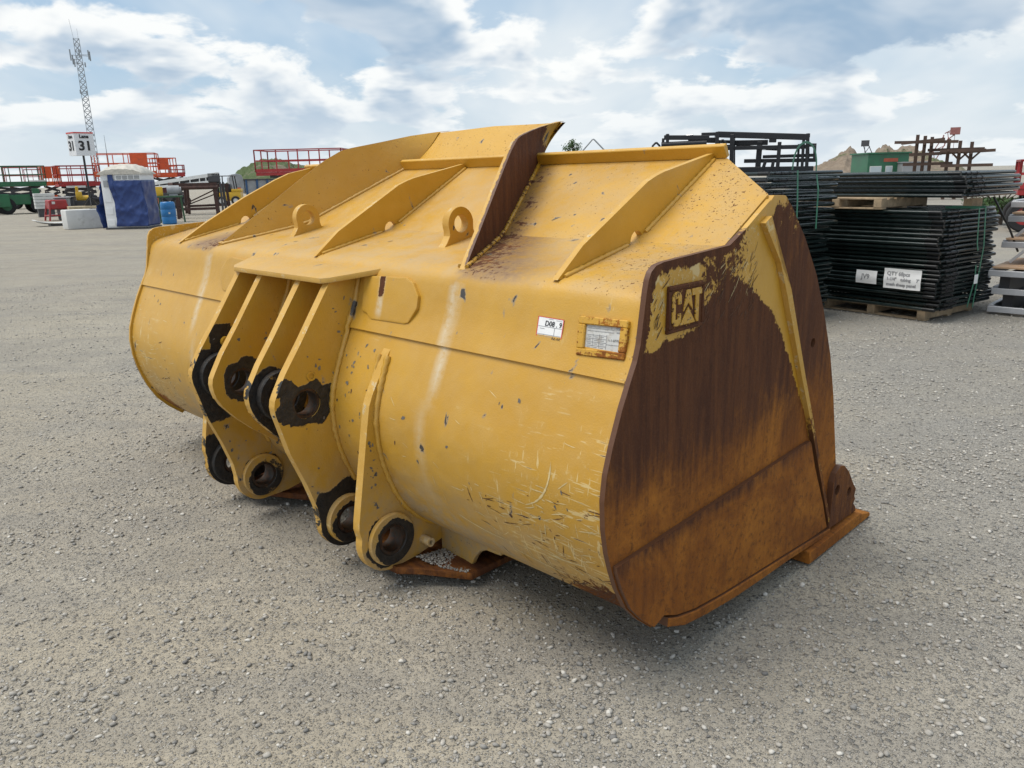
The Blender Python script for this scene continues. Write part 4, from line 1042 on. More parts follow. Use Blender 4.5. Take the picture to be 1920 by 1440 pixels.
spr = [o for o in BK.children if o.name.startswith('side_plate') and 'right' in o.get('label', '')][0]
wear_part(pale, 'scratches', PRIMER, spr); wear_part(dark, 'gouges', GOUGE, spr)
def deck_pt(u, v, off): return (u, v, float(deck_z(np.array(v))) + off)
grey = MB()
for k in range(24):
    uu = rs.uniform(-1.3, 1.1); vv = rs.uniform(.03, .36) if rs.random() < .45 else rs.uniform(.42, .84)
    if abs(abs(uu) - g2u(vv)) < .05: continue
    blob(grey, deck_pt, uu, vv, rs.uniform(.005, .02), rs.uniform(.2, .5), rs.uniform(.2, .9), .0018)
wear_part(grey, 'knocks', GREYC, spl)
def hp_pt(u): return lambda v, z, off: (u + off, v, z)
for (pp, uu) in ((p4, B_ + h_), (p5, C_ + h_), (p2, -A_ + h_), (p1, -B_ + h_)):
    grey = MB()
    for k in range(20):
        z_ = rs.uniform(.35, 1.15); v_ = -.21 - rs.uniform(.0, .16) if z_ < .95 else -.12 - rs.uniform(.0, .08)
        if pp is p5: z_ = rs.uniform(.36, .75); v_ = -.25 - rs.uniform(0, .03)
        if math.hypot(v_ - UPV, z_ - UPZ) < .10: continue
        blob(grey, hp_pt(uu), v_, z_, rs.uniform(.003, .010), rs.uniform(.4, .9), rs.uniform(0, 3), .0009)
    wear_part(grey, 'knocks', GREYC, pp)

# ================================================================== panel stacks on the right
GREENP = simple('dark_green_enamel', (0.010, 0.019, 0.018), 0.2, 0.0, 0.3, 8, spec=0.7)
BLACKP = simple('black_plastic', (0.008, 0.009, 0.010), 0.35, 0, 0.2)
PINE = simple('pallet_pine', (0.40, 0.30, 0.19), 0.8, 0, 0.28, 6, bump=0.3, dirt=(0.20, 0.155, 0.11), dirt_amt=0.5)
STRAP = simple('green_strap', (0.055, 0.20, 0.125), 0.45, 0, 0.1)
BLACKST = simple('black_powder_coat', (0.014, 0.015, 0.018), 0.38, 0.0, 0.25, 5)
CORN = Vector(gp(1746, 606)); D1 = Vector((-0.532, 0.847, 0)); D2 = Vector((0.779, 0.627, 0))   # along the panel's length, and across
D1.normalize(); D2 = Vector((0.820, 0.572, 0)).normalized()
S_RZ = math.atan2(D2.y, D2.x)
PL, PWD, TR = 2.35, 1.28, 0.0185
def make_panel():
    root = thing('fence_panel', 'x', 'fence panel', (0, 0, 0), S_RZ)
    # local x runs along D2, local y roughly along D1; origin at the near corner
    r_ = 0.07
    def corner(cx, cy, a0): return [(cx + r_ * math.cos(R(a0 + 90 * i / 5)), cy + r_ * math.sin(R(a0 + 90 * i / 5)), 0) for i in range(6)]
    pts = corner(r_, r_, 180) + corner(PWD - r_, r_, 270) + corner(PWD - r_, PL - r_, 0) + corner(r_, PL - r_, 90)
    pts = [(0.035, 0.002, 0)] + corner(PWD - r_, r_, 270) + corner(PWD - r_, PL - r_, 0) + corner(r_, PL - r_, 90) + [(0.0, 0.03, 0)]
    fr = MB().tube(pts, TR, 8).build('frame', [GREENP], root, smooth=60)
    rail = MB().tube([(0.0, -0.025, 0.0), (0.0, 0.10, 0)], TR * 1.12, 10).build('rail_end', [BLACKP], root, smooth=40)
    rails = MB()
    for k in range(1, 4): rails.tube([(PWD * k / 4, 0.03, 0), (PWD * k / 4, PL - 0.03, 0)], TR * 0.8, 6)
    rails.build('inner_rail', [GREENP], root, smooth=60)
    wm = MB()
    for k in range(1, 13): wm.box(PWD * k / 13 - .003, PWD * k / 13 + .003, .02, PL - .02, .004, .010)
    for k in range(1, 24): wm.box(.02, PWD - .02, PL * k / 24 - .003, PL * k / 24 + .003, -.003, .003)
    wo_ = wm.build('wire_mesh', [GREENP], root, smooth=0); wo_['kind'] = 'stuff'
    for k in range(2):
        x0 = 0.07 + 0.13 * k
        MB().tube([(x0, -0.042, 0.0), (x0 + 0.105, -0.042, 0.0)], 0.0125, 8).tube([(x0 + 0.088, -0.042, 0), (x0 + 0.118, -0.042, 0)], 0.0165, 10).build('hinge_pin', [BLACKP], root, smooth=40)
    return root
proto = make_panel(); first = [True]
ORD = ['topmost', 'second', 'third', 'fourth', 'fifth', 'sixth', 'seventh', 'eighth', 'ninth', 'tenth', 'eleventh', 'twelfth', 'thirteenth', 'fourteenth', 'fifteenth', 'sixteenth', 'seventeenth', 'eighteenth']
def bundle(corner, zs, label, group, jit=0.02, rz=S_RZ, flip=False, sx=1.0):
    n = len(zs)
    for i, z in enumerate(zs):
        o = proto if first[0] else copy_tree(proto); first[0] = False
        k = n - 1 - i
        a = random.uniform(-jit, jit) + 0.035 * math.sin(i * 0.9); b = random.uniform(-jit, jit)
        o.location = corner + Vector((math.cos(rz), math.sin(rz), 0)) * a + Vector((-math.sin(rz), math.cos(rz), 0)) * b + Vector((0, 0, z))
        o.rotation_euler = (random.uniform(-.003, .003), random.uniform(-.003, .003), rz + random.uniform(-.012, .012) + (math.pi if flip else 0))
        o['label'] = (f'dark green tube panel, {ORD[k]} from the top of {label}' if k else f'dark green tube panel on top of {label}')
        o['group'] = group
def pallet(loc, rz, lx_, ly_, label, h=0.12, group='wooden pallets under the panel stacks'):
    t = thing('pallet', label, 'pallet', loc, rz, group)
    for y in np.linspace(0.05, ly_ - 0.05, 3): MB().box(0, lx_, y - 0.045, y + 0.045, 0.018, h - 0.018).build('stringer', [PINE], t, bevel=0.003, seg=1, smooth=0)
    for x in np.linspace(0.05, lx_ - 0.05, 7): MB().box(x - 0.045, x + 0.045, 0, ly_, h - 0.018 + 0.0005, h).build('deck_board', [PINE], t, bevel=0.002, seg=1, smooth=0)
    for x in np.linspace(0.05, lx_ - 0.05, 3): MB().box(x - 0.045, x + 0.045, 0, ly_, 0, 0.0175).build('bottom_board', [PINE], t, bevel=0.002, seg=1, smooth=0)
    return t
c0 = Vector((CORN.x, CORN.y, 0))
L1 = Vector((math.cos(S_RZ), math.sin(S_RZ), 0)); L2 = Vector((-math.sin(S_RZ), math.cos(S_RZ), 0))
z0 = 0.140
zA = [z0 + 0.0445 * i for i in range(10)]
zB = [zA[-1] + 0.052 + 0.0462 * i for i in range(13)]
bundle(c0 + L1 * 0.0, zA, 'the lower bundle of the right stack', 'lower bundle of the right panel stack')
bundle(c0 - L1 * 0.01 + L2 * 0.02, zB, 'the middle bundle of the right stack', 'middle bundle of the right panel stack')
pallet(c0 + L2 * 0.10 + L1 * 0.06, S_RZ, 1.05, 1.25, 'pale wooden pallet on the gravel under the right panel stack')
zt = zB[-1] + 0.022
PZ = zt
pallet(c0 + L2 * 0.62 - L1 * 0.10 + Vector((0, 0, PZ)), S_RZ, 0.95, 1.10, 'weathered wooden pallet wedged between the two upper panel bundles')
zC = [PZ + 0.12 + 0.019 + 0.0445 * i for i in range(6)]
bundle(c0 - L2 * 0.06 + L1 * 0.16, zC, 'the top bundle of the right stack', 'top bundle of the right panel stack', 0.03)
# second stack, further left, its far end showing past the bucket
e2 = Vector(gp(1556, 596)); e2.z = 0
c2 = e2 - L1 * PWD + L2 * 0.05
zD = [0.150 + 0.051 * i for i in range(11)]
bundle(c2, zD, 'the lower bundle of the left stack', 'lower bundle of the left panel stack', 0.03)
zE = [zD[-1] + 0.085 + 0.050 * i for i in range(4)]
bundle(c2 + L1 * 0.06 + L2 * 0.1, zE, 'the middle bundle of the left stack', 'middle bundle of the left panel stack', 0.02)
zF_ = [1.572 - 0.0655 * i for i in range(10)][::-1]
bundle(c2 + L1 * 0.02, zF_, 'the upper bundle of the left stack', 'upper bundle of the left panel stack', 0.025)
ZTOP2 = zF_[-1]
pallet(c2 + L2 * 0.1 + L1 * 0.1, S_RZ, 1.05, 1.25, 'wooden pallet under the left panel stack behind the bucket', 0.125)
# green straps round the stacks
def strap(pts, name, label, mat=STRAP, wd=0.022, group='green plastic straps round the panel stacks'):
    mb = MB(); pts = [Vector(p) for p in pts]
    for a, b in zip(pts[:-1], pts[1:]): mb.bar(a, b, wd, 0.0022, up=tuple(L2))
    o = mb.build(name, [mat], None, smooth=0); return tag(o, label, 'strap', group)
def stk_pt(c, x, y, z): return c + L1 * x + L2 * y + Vector((0, 0, z))
strap([stk_pt(c0, 0.62, 0.30, zB[-1] + 0.024), stk_pt(c0, 0.62, -0.055, zB[-1] + 0.024), stk_pt(c0, 0.645, -0.066, 0.80), stk_pt(c0, 0.68, -0.068, 0.72)], 'strap', 'loose green strap hanging down the right stack, left of a longer one')
strap([stk_pt(c0, 0.76, 0.30, zB[-1] + 0.024), stk_pt(c0, 0.76, -0.055, zB[-1] + 0.024), stk_pt(c0, 0.80, -0.068, 0.75), stk_pt(c0, 0.72, -0.068, 0.10)], 'strap', 'long green strap running down the whole side of the right stack')
strap([stk_pt(c0, 0.69, -0.062, zA[-1] + 0.02), stk_pt(c0, 0.70, -0.066, 0.42), stk_pt(c0, 0.60, -0.066, 0.11)], 'strap', 'short green strap low on the right stack with a white tag')
strap([stk_pt(c2, 0.50, -0.055, ZTOP2 + 0.026), stk_pt(c2, 0.52, -0.062, 1.30), stk_pt(c2, 0.53, -0.062, 1.12)], 'strap', 'pale green strap down the upper bundle of the left stack, left one')
pts = []
for i in range(13):
    a = math.pi * i / 12; pts.append(stk_pt(c2, 0.66 - 0.20 * math.cos(a), -0.02, ZTOP2 + 0.03 + 0.27 * math.sin(a) ** 0.8))
strap(pts + [stk_pt(c2, 0.86, -0.062, 1.4), stk_pt(c2, 0.87, -0.062, 1.0)], 'strap', 'green strap standing up in a loop on top of the left panel stack')
# paper notices tucked on the front face of the right stack
def wavy_sheet(name, y0, y1, zb, zt_, label, lines):
    t = thing(name, label, 'paper notice', c0, S_RZ)
    off = -0.085
    def P(y, z): return (off + 0.006 * math.sin(y * 18) + 0.004 * math.sin(z * 40), y, z)
    mb = MB()
    mb.grid(lambda i, j: P(y1 + (y0 - y1) * i, zb + (zt_ - zb) * j), 12, 8); n0 = 13 * 9
    mb.v += [(v[0] + 0.0012, v[1], v[2]) for v in mb.v[:n0]]
    mb.f += [[i + n0 for i in f_][::-1] for f_ in mb.f[:]]; mb.mi += mb.mi[:]
    mb.build('paper', [WHITE], t, recalc=False)
    for (txt, yy, z, s) in lines:
        me = text_mesh(txt, s, 0.0, 0.002, 'LEFT')
        for v in me.vertices:
            x_, h_2 = v.co.x, v.co.y; q = P(yy - x_, z + h_2); v.co = (q[0] - 0.0022, q[1], q[2])
        link('lettering', me, GREYP, t)
    return t
def face_hit(px, py):
    """photo pixel -> (y along the stack's front-left face, z)"""
    d = ray(px, py); n_ = np.array(L1); o = CAM - np.array(c0); t = (-0.085 - o @ n_) / (d @ n_); P = o + t * d
    return P @ np.array(L2), P[2]
ya, za = face_hit(1606, 505); yb, zb_ = face_hit(1643, 533)
wavy_sheet('paper_notice', yb, ya, min(zb_, za) , max(za, zb_), 'small white paper notice reading JV9 on the dark panel stack', [('JV9', ya - 0.25 * (ya - yb), 0.52 * za + 0.48 * zb_, 0.075)])
ya, za = face_hit(1659, 502); yb, zb_ = face_hit(1724, 546); hh = za - zb_
wavy_sheet('paper_notice', yb, ya, zb_, za, 'wide white paper notice listing mesh sheep panel on the dark stack', [('QTY 68pcs', ya - 0.03, za - 0.26 * hh, 0.056), ('1-1/4"', ya - 0.03, za - 0.53 * hh, 0.046), ('tubing', ya - 0.19, za - 0.53 * hh, 0.046), ('7\'', ya - 0.36, za - 0.53 * hh, 0.046), ('mesh sheep panel', ya - 0.03, za - 0.80 * hh, 0.046)])
tg = MB(); tg.box(0.66, 0.74, -0.078, -0.075, 0.36, 0.46); o = tg.build('paper_tag', [WHITE], None, smooth=0, bevel=0.001, seg=1); o.location = c0; o.rotation_euler = (0, 0, S_RZ); tag(o, 'small white tag hanging on the green strap of the right stack', 'tag')
bl = MB(); bl.box(0, 0.30, 0, 0.09, 0, 0.09); o = bl.build('wood_block', [PINE], None, bevel=0.004, seg=1); o.location = stk_pt(c0, 0.78, 0.10, zB[-1] + 0.019); o.rotation_euler = (0, 0, S_RZ + 0.1); tag(o, 'short brown wood block on the edge of the middle panel bundle', 'wood block')
MB().tube([stk_pt(c0, 1.08, 0.02, zB[-1] + 0.12), stk_pt(c0, 1.30, -0.10, 0.90), stk_pt(c0, 1.42, -0.16, 0.66)], 0.011, 6).build('black_cord', [BLACKP], None); o = COL.objects['black_cord']; tag(o, 'black rubber cord slanting down the right end of the panel stack', 'cord')

# black steel attachment frames on top of the left stack
def frame_thing(label, px0, px1, D, specs, depth=0.34, name='attachment_frame'):
    """specs: list of (x0,y0,x1,y1,width px,row) in photo pixels; row 0 front, 1 back"""
    rt = thing(name, label, 'steel frame', (0, 0, 0), 0)
    pc = (px0 + px1) / 2; base = col_at(pc, D); yw = yaw_at(pc)
    rt.location = base + Vector((0, 0, 0)); rt.rotation_euler = (0, 0, yw)
    ex = Vector((math.cos(yw), math.sin(yw), 0)); ey = Vector((-math.sin(yw), math.cos(yw), 0))
    def loc(px, py, row):
        d = ray(px, py); o = CAM - np.array(base); dd_ = depth * row; t = (dd_ - o @ np.array(ey)) / (d @ np.array(ey)); P = o + t * d
        return Vector((P @ np.array(ex), dd_, P[2]))
    for s in specs:
        x0, y0, x1, y1, wpx, row = s[:6]; kind = s[6] if len(s) > 6 else 'bar'
        wd = wpx * D / 1300; a, b = loc(x0, y0, row), loc(x1, y1, row)
        nm = 'upright' if abs(x1 - x0) < abs(y1 - y0) else 'crossbar'
        if kind == 'bar': MB().bar(a, b, wd * 0.7, wd, up=(0, 0, 1) if nm == 'crossbar' else (0, 1, 0)).build(nm, [BLACKST], rt, bevel=0.004, seg=1, smooth=0)
        elif kind == 'cyl': MB().cyl(a, b, wd / 2, 14).build('hydraulic_cylinder', [BLACKST], rt, smooth=40)
        elif kind == 'tie':   # joins front and back rows
            a2 = loc(x0, y0, 0); b2 = Vector((a2.x, depth, a2.z)); MB().bar(a2, b2, wd).build('tie_bar', [BLACKST], rt, bevel=0.003, seg=1, smooth=0)
        elif kind == 'rod': MB().cyl(a, b, wd / 2, 10).build('chrome_rod', [simple('chrome', (0.6, 0.6, 0.6), 0.2, 1.0, 0.05)], rt, smooth=40)
        elif kind == 'tag': MB().bar(a, b, 0.004, wd).build('warning_label', [WHITE], rt, smooth=0)
        elif kind == 'hoop':
            p0, p1 = loc(x0, y0, row), loc(x1, y0, row); zt_ = loc(x0, y1, row).z
            MB().tube([p0, (p0.x + .01, p0.y, zt_ - .03), (p0.x + .04, p0.y, zt_), (p1.x - .04, p0.y, zt_), (p1.x - .01, p0.y, zt_ - .03), p1], 0.011, 8).build('hoop_handle', [BLACKST], rt, smooth=50)
    return rt
FD = math.hypot((c2 + L2 * 0.7).x, (c2 + L2 * 0.7).y) + 0.35
frame_thing('tall black steel fork frame standing on the left panel stack', 1370, 1530, FD, [
    (1345, 252, 1516, 257, 9, 0), (1360, 278, 1512, 275, 6, 0), (1380, 275, 1460, 279, 6, 1), (1373, 252, 1371, 325, 9, 0), (1376, 260, 1376, 325, 6, 1), (1425, 266, 1420, 325, 12, 1),
    (1462, 266, 1457, 325, 8, 0), (1507, 260, 1503, 325, 6, 0), (1515, 250, 1512, 325, 7, 0), (1498, 270, 1495, 315, 5, 1), (1395, 302, 1530, 300, 6, 1), (1430, 294, 1525, 291, 5, 1), (1512, 272, 1531, 272, 5, 0), (1528, 272, 1527, 300, 6, 0), (1516, 262, 1516, 300, 4, 1),
    (1376, 268, 1440, 267, 8, 1), (1442, 262, 1456, 262, 8, 0), (1376, 319, 1525, 317, 9, 0), (1435, 303, 1430, 318, 7, 0), (1450, 303, 1447, 318, 7, 0),
    (1373, 254, 0, 0, 6, 0, 'tie'), (1515, 254, 0, 0, 6, 0, 'tie'), (1507, 275, 0, 0, 5, 0, 'tie'), (1434, 257, 1441, 257, 6, -0.03, 'tag'), (1430, 277, 1436, 277, 6, -0.03, 'tag')])
frame_thing('low black hydraulic attachment lying left of the tall fork frame', 1222, 1372, FD - 0.25, [
    (1245, 258, 1330, 258, 7, 0), (1240, 272, 1325, 268, 9, 0, 'cyl'), (1252, 251, 1251, 280, 7, 0), (1345, 247, 1343, 325, 8, 0), (1315, 252, 1345, 251, 5, 0), (1320, 262, 1345, 262, 7, 1), (1275, 257, 1300, 253, 4, 0, 'rod'), (1290, 264, 1370, 266, 5, 1), (1236, 280, 1370, 276, 8, 1), (1241, 263, 1246, 263, 6, 0),
    (1222, 282, 1238, 268, 2, 0, 'hoop'), (1346, 280, 1362, 263, 2, 0, 'hoop'), (1345, 254, 0, 0, 6, 0, 'tie'), (1251, 256, 0, 0, 6, 0, 'tie'), (1308, 270, 1318, 270, 8, -0.04, 'tag'), (1300, 262, 1297, 326, 6, 1), (1255, 275, 1254, 326, 6, 1)])

# ================================================================== aluminium stage decks at the right edge
ALUM = simple('aluminium', (0.46, 0.47, 0.49), 0.42, 0.3, 0.08, 4)
PLY = simple('plywood', (0.50, 0.32, 0.19), 0.6, 0, 0.12, 3)
DARKS = simple('dark_steel', (0.05, 0.05, 0.055), 0.5, 0.3, 0.2)
ac = col_at(1893, 10.1); ayaw = yaw_at(1893) - R(12)
for i, (z, ply, off) in enumerate(((0.02, False, 0.0), (0.22, False, 0.02), (0.42, True, -0.04), (0.71, True, 0.0), (0.98, True, -0.03), (1.13, False, -0.08))):
    nm = ['bottom', 'second', 'third', 'fourth', 'fifth', 'topmost'][i]
    t = thing('stage_deck', f'silver aluminium stage deck at the right edge, {nm} of its pile' + (' counted from the ground' if 0 < i < 5 else ''), 'stage deck', ac + Vector((off, 0, z)) + Vector((-math.sin(ayaw), math.cos(ayaw), 0)) * (0.26 * max(0, i - 2)), ayaw, 'aluminium stage decks piled at the right edge')
    MB().box(-0.05, 1.9, 0, 0.05, 0.0, 0.065).build('front_rail', [ALUM], t, bevel=0.004, seg=1, smooth=0)
    MB().box(-0.05, 1.9, 1.1, 1.15, 0.0, 0.085).build('back_rail', [ALUM], t, bevel=0.004, seg=1, smooth=0)
    MB().box(-0.05, 0.0, 0.05, 1.1, 0.0, 0.08).build('end_rail', [ALUM], t, bevel=0.004, seg=1, smooth=0)
    if ply: MB().box(-0.02, 1.88, 0.02, 1.13, 0.0855, 0.105).build('plywood_top', [PLY], t, bevel=0.002, seg=1, smooth=0)
    if 2 < i < 5:
        for k in range(6): MB().bar((0.05 + 0.3 * k, 0.02, -0.16), (0.2 + 0.3 * k, 0.02, 0.0), 0.03).bar((0.2 + 0.3 * k, 0.02, 0.0), (0.35 + 0.3 * k, 0.02, -0.16), 0.03).build('truss_brace', [ALUM], t, smooth=0)
    elif i > 0:
        for k in range(3): MB().box(0.05 + 0.8 * k, 0.15 + 0.8 * k, 0.1, 1.0, -0.2 if i < 3 else -0.06, -0.001).build('spacer', [DARKS], t, smooth=0)

# ================================================================== machines and yard things on the left
def paintm(nm, c, r=0.4): return simple(nm, c, r, 0, 0.15, 1.5, dirt=tuple(0.35 * x + 0.05 for x in c), dirt_amt=0.35)
GRN = paintm('lift_green', (0.02, 0.125, 0.052)); DGRN = paintm('rail_green', (0.035, 0.10, 0.045)); RED = paintm('lift_red', (0.35, 0.026, 0.027)); ORG = paintm('lift_orange', (0.62, 0.085, 0.018)); MAROON = paintm('maroon', (0.11, 0.022, 0.024))
YEL = paintm('machine_yellow', (0.62, 0.38, 0.025)); TYRE = simple('tyre', (0.02, 0.02, 0.021), 0.85, 0, 0.3); GREY = paintm('grey_steel', (0.30, 0.31, 0.32)); DGREY = paintm('dark_grey', (0.06, 0.06, 0.065)); RUSTY = simple('rusty_steel', (0.060, 0.030, 0.024), 0.8, 0, 0.35, 6)
BLUE = simple('blue_plastic', (0.02, 0.16, 0.40), 0.35, 0, 0.12, 2); OFFW = simple('off_white', (0.62, 0.62, 0.60), 0.6, 0, 0.1, 2, dirt=(0.40, 0.39, 0.36)); NAVY = paintm('navy_frame', (0.02, 0.07, 0.17))
def wheel(parent, c, r, wd, rimm, ax='y'):
    mb = MB(); n = 24; prof = [(r * .55, -wd / 2), (r * .9, -wd / 2), (r, -wd * .35), (r, wd * .35), (r * .9, wd / 2), (r * .55, wd / 2)]
    rr = []
    for i in range(n):
        a = 2 * math.pi * i / n; rr.append(mb.addv(*[(c[0] + p[0] * math.cos(a), c[1] + p[1], c[2] + p[0] * math.sin(a)) if ax == 'y' else (c[0] + p[1], c[1] + p[0] * math.cos(a), c[2] + p[0] * math.sin(a)) for p in prof]))
    for i in range(n):
        for j in range(6): mb.face([rr[i] + j, rr[(i + 1) % n] + j, rr[(i + 1) % n] + (j + 1) % 6, rr[i] + (j + 1) % 6])
    w_ = mb.build('wheel', [TYRE], parent, smooth=40)
    d = Vector((0, wd * .38, 0)) if ax == 'y' else Vector((wd * .38, 0, 0))
    MB().cyl(Vector(c) - d, Vector(c) + d, r * .57, 18).build('rim', [rimm], w_, smooth=40)
    return w_
def scissor_lift(label, xa, xb, D, ydeck, yrail, deck_m, rail_m, base_m, yaw=0.0, wid=1.6, panels=(), base=True, name='scissor_lift', deck_h=0.16, group='scissor lifts parked in the yard', wheel_r=0.38):
    pc = (xa + xb) / 2; L = lx(xa, xb, D) / max(0.5, math.cos(yaw)); zd = zat(pc, ydeck, D); zr = zat(pc, yrail, D)
    t = thing(name, label, 'scissor lift', col_at(pc, D), yaw_at(pc) + yaw, group)
    h = L / 2; w2 = wid / 2
    def rails(y, ends=False, x=0):
        mb = MB(); n = max(2, int(L / 0.85))
        if not ends:
            for i in range(n + 1):
                xx = -h + L * i / n; mb.bar((xx, y, zd), (xx, y, zr), 0.05)
            for z in (zr, zd + (zr - zd) * .52): mb.bar((-h, y, z), (h, y, z), 0.05)
        else:
            for yy in (-w2, 0, w2): mb.bar((x, yy, zd), (x, yy, zr), 0.05)
            for z in (zr, zd + (zr - zd) * .52): mb.bar((x, -w2, z), (x, w2, z), 0.05)
        mb.build('guardrail', [rail_m], t, smooth=0)
    rails(-w2); rails(w2); rails(0, True, -h); rails(0, True, h)
    MB().box(-h, h, -w2, w2, zd - deck_h, zd).build('platform', [deck_m], t, bevel=0.015, seg=1, smooth=0)
    MB().box(-h, h, -w2 - 0.02, -w2, zd, zd + 0.14).build('toe_board', [deck_m], t, smooth=0)
    for (fx0, fx1, m_) in panels:
        MB().box(-h + L * fx0, -h + L * fx1, -w2 - 0.03, -w2 - 0.005, zd + (zr - zd) * .30, zr).build('mesh_panel', [m_], t, bevel=0.03, seg=2, smooth=0)
    if base:
        cz = wheel_r * 1.1; ch = min(0.45, (zd - deck_h) * 0.35)
        MB().box(-h * .85, h * .85, -w2 * .9, w2 * .9, cz, cz + ch).build('chassis', [base_m], t, bevel=0.03, seg=1, smooth=0)
        top = zd - deck_h; bot = cz + ch; nst = 2 if top - bot < 1.0 else 3
        for k in range(nst):
            za, zb2 = bot + (top - bot) * k / nst, bot + (top - bot) * (k + 1) / nst
            for y in (-w2 * .6, w2 * .6):
                MB().bar((-h * .75, y, za + .04), (h * .75, y, zb2 - .04), 0.07, 0.12).build('scissor_arm', [DGREY], t, smooth=0)
                MB().bar((-h * .75, y + .08, zb2 - .04), (h * .75, y + .08, za + .04), 0.07, 0.12).build('scissor_arm', [DGREY], t, smooth=0)
        for sx in (-1, 1):
            for sy in (-1, 1): wheel(t, (sx * h * .62, sy * w2 * .92, wheel_r), wheel_r, 0.28, base_m)
        MB().box(-h * .5, h * .3, -w2 * 1.02, -w2 * .9, cz + .02, cz + ch + .18).build('engine_cover', [base_m], t, bevel=0.02, seg=1, smooth=0)
    return t
g = scissor_lift('green rough terrain scissor lift with big tyres at the left edge', -20, 81, 60.5, 345, 312, GRN, DGRN, GRN, R(10), 2.0, base=True, wheel_r=0.52)
lift_z = zat(40, 365, 60)
MB().box(-2.1, -0.75, -1.35, -0.4, 0.45, 1.25).build('engine_box', [GRN], g, bevel=0.05, seg=2, smooth=0)
MB().box(0.55, 0.95, -1.30, -1.12, 0.55, 1.55).build('entry_post', [GRN], g, bevel=0.03, seg=1, smooth=0)
MB().box(0.6, 2.0, -1.32, -1.1, 0.55, 0.85).build('outrigger_beam', [GRN], g, bevel=0.03, seg=1, smooth=0)
MB().box(0.5, 1.5, -1.025, -1.0, 1.98, 2.06).build('white_decal', [OFFW], g, smooth=0)
scissor_lift('red scissor lift whose rails show behind the green lift', 10, 76, 74, 346, 314, RED, RED, DGREY, R(-6), 1.8, group='scissor lifts parked in the yard')
scissor_lift('orange scissor lift with solid panels between green and red lifts', 79, 112, 68, 344, 313, ORG, ORG, ORG, R(8), 1.7, panels=((0, .52, ORG), (.55, .95, ORG)))
r1 = scissor_lift('long red scissor lift behind the lane sign pole', 106, 186, 64, 345, 311, RED, RED, DGREY, R(8), 1.9)
MB().box(-0.9, 0.3, -0.99, -0.965, zat(146, 352, 64), zat(146, 348, 64)).build('white_decal', [OFFW], r1, smooth=0)
scissor_lift('second red scissor lift parked behind the long red one', 112, 180, 82, 343, 316, RED, RED, DGREY, R(-5), 1.8)
scissor_lift('tall orange scissor lift rising behind the portable toilet', 184, 300, 56, 326, 288.5, ORG, ORG, ORG, R(-8), 1.9, panels=((.60, .88, ORG),))
scissor_lift('orange scissor lift with one solid panel right of the toilet roof', 286, 329, 60, 328, 297, ORG, ORG, DGREY, R(12), 1.7, panels=((.18, .68, ORG),))
scissor_lift('small red lift with open rails above the conveyor', 320, 347, 66, 327, 310, RED, RED, DGREY, R(5), 1.5)
scissor_lift('red scissor lift with grey base seen over the bucket edge', 494, 652, 40, 321.5, 281, RED, RED, GREY, R(-16), 1.9)
scissor_lift('orange scissor lift far left behind the green lift rails', 48, 78, 92, 346, 318, ORG, RED, DGREY, R(0), 1.6)

def at_root(name, label, cat, px, D, yaw=0.0, z=0.0, group=None):
    l = col_at(px, D); return thing(name, label, cat, (l.x, l.y, z), yaw_at(px) + yaw, group)
def Dg(px, py): p = gp(px, py); return math.hypot(p[0], p[1])
# white concrete block
D = Dg(136, 430)
t = at_root('concrete_block', 'long white concrete block beside the portable toilet', 'concrete block', 155, D + 0.3, R(14))
MB().box(-0.86, 1.0, -0.35, 0.45, 0, 0.74).build('block', [OFFW], t, bevel=0.05, seg=2, smooth=30)
MB().box(0.1, 0.5, -0.10, 0.10, 0.741, 0.76).build('lifting_recess', [DGREY], t, smooth=0)
# portable toilet with a tarp
TW = simple('toilet_white', (0.74, 0.75, 0.76), 0.5, 0, 0.05, 2); ROOFC = simple('toilet_roof', (0.52, 0.49, 0.43), 0.7, 0, 0.15, 6, bump=0.6, bscale=14); VENT = simple('vent_grey', (0.34, 0.35, 0.36), 0.6)
TARP = simple('blue_tarp', (0.016, 0.042, 0.165), 0.38, 0, 0.12, 2, bump=0.15, bscale=9)
D = Dg(228, 430) + 0.6
t = at_root('portable_toilet', 'white portable toilet with cream domed roof wrapped in blue tarp', 'portable toilet', 240, D, R(-22))
hw, hd = 0.74, 0.66; bh = 2.06
MB().box(-hw, hw, -hd, hd, 0.04, bh).build('cabin', [TW], t, bevel=0.05, seg=3, smooth=30)
MB().box(-hw - .04, hw + .04, -hd - .04, hd + .04, 0, 0.07).build('skid_base', [DGREY], t, smooth=0)
mb = MB(); n = 12
mb.grid(lambda i, j: ((hw + .07) * (2 * i - 1), (hd + .07) * (2 * j - 1), bh - .02 + 0.36 * (1 - abs(2 * i - 1) ** 2.6) ** .8 * (1 - 0.55 * abs(2 * j - 1) ** 3) + 0.012 * math.sin(i * 40 + j * 9)), 20, 14)
nn = 21 * 15; mb.v += [(v[0], v[1], bh - .05) for v in mb.v[:nn]]
mb.f += [[i + nn for i in f_] for f_ in mb.f[:]]; mb.mi += mb.mi[:]
for i in range(20):
    for j in (0, 14): a = i * 15 + j; mb.face([a, a + 15, a + 15 + nn, a + nn])
for i in (0, 20):
    for j in range(14): a = i * 15 + j; mb.face([a, a + 1, a + 1 + nn, a + nn])
mb.build('roof', [ROOFC], t, smooth=50)
vb = MB().box(-hw + .55, hw + .004, -hd - .02, -hd - .004, bh - .26, bh - .06).build('vent_band', [TW], t, smooth=0)
for k in range(4): MB().box(-hw + .60 + .22 * k, -hw + .78 + .22 * k, -hd - .03, -hd - .022, bh - .23, bh - .10).build('vent', [VENT], vb, smooth=0)
for z in (0.12, 0.55, 1.0, 1.25): MB().box(-hw + .05, -hw + .32, -hd - .014, -hd - .002, z, z + .25).build('door_panel', [TW], t, bevel=0.01, seg=1, smooth=0)
